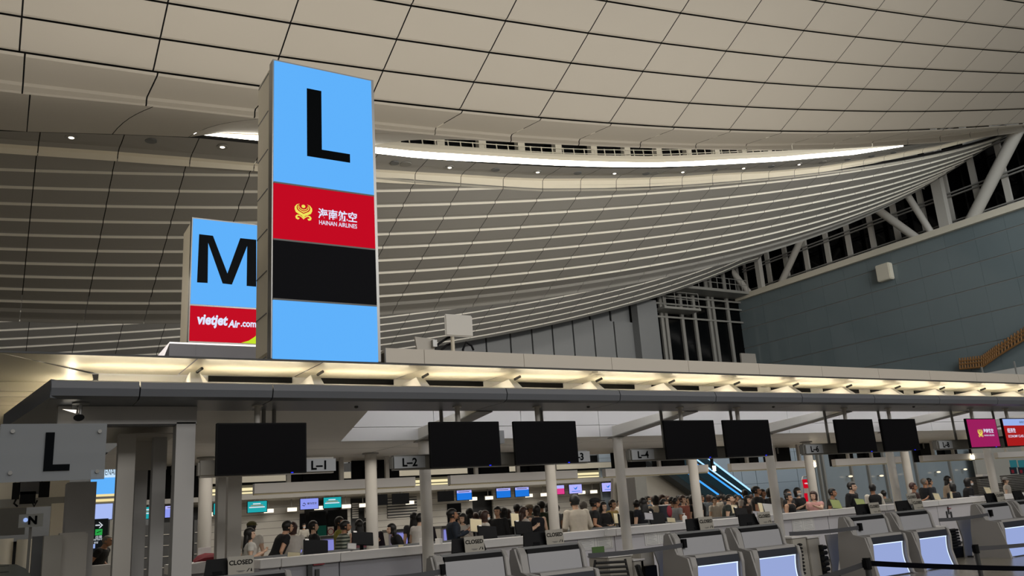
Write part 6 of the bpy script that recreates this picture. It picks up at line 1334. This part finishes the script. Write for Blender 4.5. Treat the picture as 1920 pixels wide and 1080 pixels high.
A_(1160, 937, 34, 'small figure far off left of the fourth column', 'down', 0, 'short', 'black', 'b9b2a8', 'short', '2a2b30', 'c')
A_(1192, 936.5, 19.8, 'person in black just right of the fourth column', 'down', 160, 'short', 'black', '0f1013', 'long', '141519', 'a')
A_(1204, 933, 19.0, 'woman with long black hair in a dark navy dress, from behind', 'down', 165, 'long', 'black', '111520', 'short', '10131c', 'c', wide=1.1)
A_(1214, 929, 26, 'man in a blue striped shirt walking far behind', 'walk', 30, 'short', 'black', '64788f', 'long', '2b2e36', 'c', mask='ccd3d8')
A_(1228, 928.5, 21.0, 'masked woman in a cream top at the left of the crowd by the escalators', 'desk', 150, 'bob', 'black', 'b8ad9c', 'short', '28292e', 'c', mask='dcdfe0')
A_(1241, 927, 21.8, 'person with brown wavy hair in a dark top', 'down', 10, 'bob', 'brown', '232226', 'short', '202126', 'c')
A_(1244, 935, 19.2, 'person in black carrying a red and navy bag', 'desk', 40, 'short', 'black', '131316', 'long', '1a1b1f', 'a')
A_(1259, 931, 20.8, 'dark-haired person behind the man in the grey T-shirt', 'down', 30, 'short', 'black', '1c1e22', 'short', '1d1e23', 'a')
A_(1266, 932, 18.9, 'man with cropped hair in a grey T-shirt facing right', 'down', 80, 'buzz', 'black', '8a8b8d', 'short', '22242a', 'b')
A_(1279.5, 928, 19.2, 'man with brown hair in a salmon shirt with a dark strap', 'down', 15, 'short', 'brown', '8a4f42', 'short', '2a2622', 'c', pack='3a2a24')
A_(1289, 930, 23, 'dark-haired person in the gap right of the salmon shirt', 'down', 0, 'short', 'black', '2a2b2f', 'short', '1f2025', 'c')
A_(1298, 928, 21, 'person in black left of the man in the printed black T-shirt', 'down', 20, 'bob', 'black', '131418', 'short', '191a1f', 'c')
A_(1309, 923.5, 18.9, 'tall man in a black T-shirt with a white print by the column', 'down', 60, 'short', 'black', '0e0f12', 'short', '14151a', 'a', wide=1.1)
A_(1338, 931, 22, 'woman in a white ruffled blouse right of the fifth column', 'down', 0, 'bun', 'black', 'c9c4ba', 'short', '2b2c31', 'c')
A_(1365, 926.5, 18.9, 'stocky man in a dark green shirt looking right', 'desk', 40, 'buzz', 'black', '2e3633', 'short', '1f2228', 'c', wide=1.25)
A_(1374, 930, 21.5, 'person half hidden behind the man in dark green', 'down', 60, 'short', 'black', '8b8f8d', 'short', '23252b', 'c')
A_(1395, 918, 20.8, 'person with bushy black hair and a white and red top, from behind', 'down', 170, 'short', 'black', 'bdb5af', 'short', '2b2c31', 'a')
A_(1400, 929, 19.2, 'woman with long dark hair in a black top with an orange print', 'desk', 20, 'long', 'black', '1f1715', 'short', '1c1d22', 'c')
A_(1417, 911, 18.4, 'tall heavy man in a black T-shirt, head above the crowd', 'down', 40, 'short', 'black', '101114', 'short', '15161b', 'b', wide=1.25)
A_(1429, 916.5, 19.4, 'man with black hair close behind the tall heavy man', 'down', 10, 'short', 'black', '1a1b1e', 'short', '1b1c21', 'b')
A_(1443, 915, 19.8, 'woman with black hair in a dark patterned top', 'down', 30, 'bob', 'black', '2a2426', 'short', '1c1d22', 'c')
A_(1452, 916, 19.4, 'woman with white collar left of the column by sign L-6', 'phone', -20, 'long', 'black', '8f8a84', 'short', '22232a', 'c')
A_(1476, 916.5, 18.0, 'man with black hair behind the woman in the black sleeveless top', 'down', 10, 'short', 'black', '2b2a2c', 'short', '1f2025', 'b')
A_(1477.5, 923.5, 16.35, 'woman in a black sleeveless top with hair pulled back', 'down', 15, 'bun', 'black', '0e0e11', 'none', '15161a', 'a')
A_(1494.5, 914, 17.95, 'masked woman in black between the column and the roll-up stand', 'phone', 0, 'bob', 'black', '131215', 'short', '19191e', 'c', mask='c9ccd0')
A_(1524, 920.5, 16.3, 'woman with brown bobbed hair and a pink top pointing left', 'point', -75, 'bob', 'brown', 'cf9c97', 'short', '2b2c31', 'c')
A_(1560, 914.5, 16.3, 'man in a dark shirt behind the green-tinted display boards', 'desk', 20, 'short', 'black', '26241f', 'short', '1f2025', 'b')
A_(1595.5, 903, 16.35, 'young man with parted black hair in a black jacket leaning left', 'desk', 15, 'short', 'black', '0f0f12', 'long', '16171b', 'c', wide=1.1)
A_(1634, 906.5, 16.3, 'staff member in a white shirt and black waistcoat, from behind', 'down', 150, 'short', 'black', '0f1012', 'vest', '16171b', 'b')
A_(1655, 919, 16.3, 'dark-haired person just right of the black waistcoat', 'desk', 160, 'short', 'black', '55564f', 'short', '1d1e23', 'b')
A_(1711, 904, 16.3, 'person in a brown top holding a white bag left of the grey column', 'phone', 30, 'short', 'auburn', '3a2622', 'short', '202126', 'b')
A_(1732, 896, 16.35, 'older man with short grey hair in a dark jacket, facing right', 'down', 70, 'buzz', 'grey', '1c1f26', 'long', '191b20', 'b', wide=1.1)
A_(1741, 896, 18.0, 'man with black hair in a grey jacket behind the older man', 'down', 60, 'short', 'black', '3a3e46', 'long', '1f2127', 'a')
A_(1776, 892, 18.3, 'masked woman with straight black hair in a beige blouse', 'desk', 40, 'long', 'black', 'a2917f', 'long', '2b2c31', 'c', mask='d6d8da')
A_(1784, 906, 16.3, 'woman in a black coat in front of the beige blouse, from behind', 'down', 165, 'bob', 'black', '121318', 'long', '15161b', 'c')
A_(1814, 896, 16.35, 'masked woman with black bobbed hair in a black blouse at the right', 'desk', 45, 'bob', 'black', '0f0f12', 'long', '15161b', 'c', mask='dfe1e2', wide=1.1)
A_(1884, 895, 19.8, 'person in a grey cap and white top behind the rightmost column', 'down', 20, 'short', 'brown', 'b9b3ab', 'short', '2a2b30', 'c', cap='8b8b8b')
rnd = random.Random(3); tops = ['1a1b1f', 'b3aca2', '2b2f38', 'c7c1b7', '3a2f2c', '586069', '8f7f70', '15161a']
for i, px in enumerate([1222, 1234, 1250, 1272, 1284, 1293, 1303, 1327, 1333, 1345, 1350, 1357, 1380, 1386, 1408, 1331, 1363, 1254, 1316]):
    Y = 27+rnd.random()*7; o = A_(px, 930.5-(px-1222)*.022+rnd.uniform(-1.5, 1.5), Y, 'dark-haired traveller in the far queue before the escalators', rnd.choice(['down', 'walk', 'phone']), rnd.choice([0, 30, 160, 175, 90, -60]), rnd.choice(['short', 'bob', 'long', 'short']), rnd.choice(['black', 'black', 'brown']), rnd.choice(tops), 'short', '23252b', rnd.choice('abc'))
    o['group'] = 'travellers in the far queue'
# bags held, prints
mat('bag_red', '#8c2436', .7, noise=.1); mat('bag_navy', '#20242f', .7, noise=.1)
a = aY(1247, 957, 18.5); o = thing('shoulder_bag', 'red and navy bag with a white rim among the crowd at L-4', 'bag', (a.x, 18.5, a.z-.2)); mb = MB(); mb.loft([[(a.x+w*math.cos(2*math.pi*k/14), 18.5+.1*math.sin(2*math.pi*k/14), z) for k in range(14)] for z, w in ((a.z-.22, .15), (a.z, .19), (a.z+.13, .2))]); mb.build('body', 'bag_navy', o, smooth=True)
mb = MB(); mb.ell((a.x+.07, 18.41, a.z-.03), (.1, .04, .16), 12, 8); mb.build('front_pocket', 'bag_red', o, smooth=True); mb = MB(); mb.tube([(a.x+.2*math.cos(2*math.pi*k/14), 18.5+.1*math.sin(2*math.pi*k/14), a.z+.14) for k in range(15)], .015, 6); mb.build('rim', 'counter_white', o)
# ============================================================ drawing units -> metres (about the world origin, on the floor)
for o in list(bpy.data.objects):
    if o.parent is None:
        o.location = o.location*UNIT
        if o.type in ('MESH', 'EMPTY', 'LIGHT'): o.scale = o.scale*UNIT
    if o.type == 'LIGHT': o.data.energy *= UNIT*UNIT
bpy.context.view_layer.update()
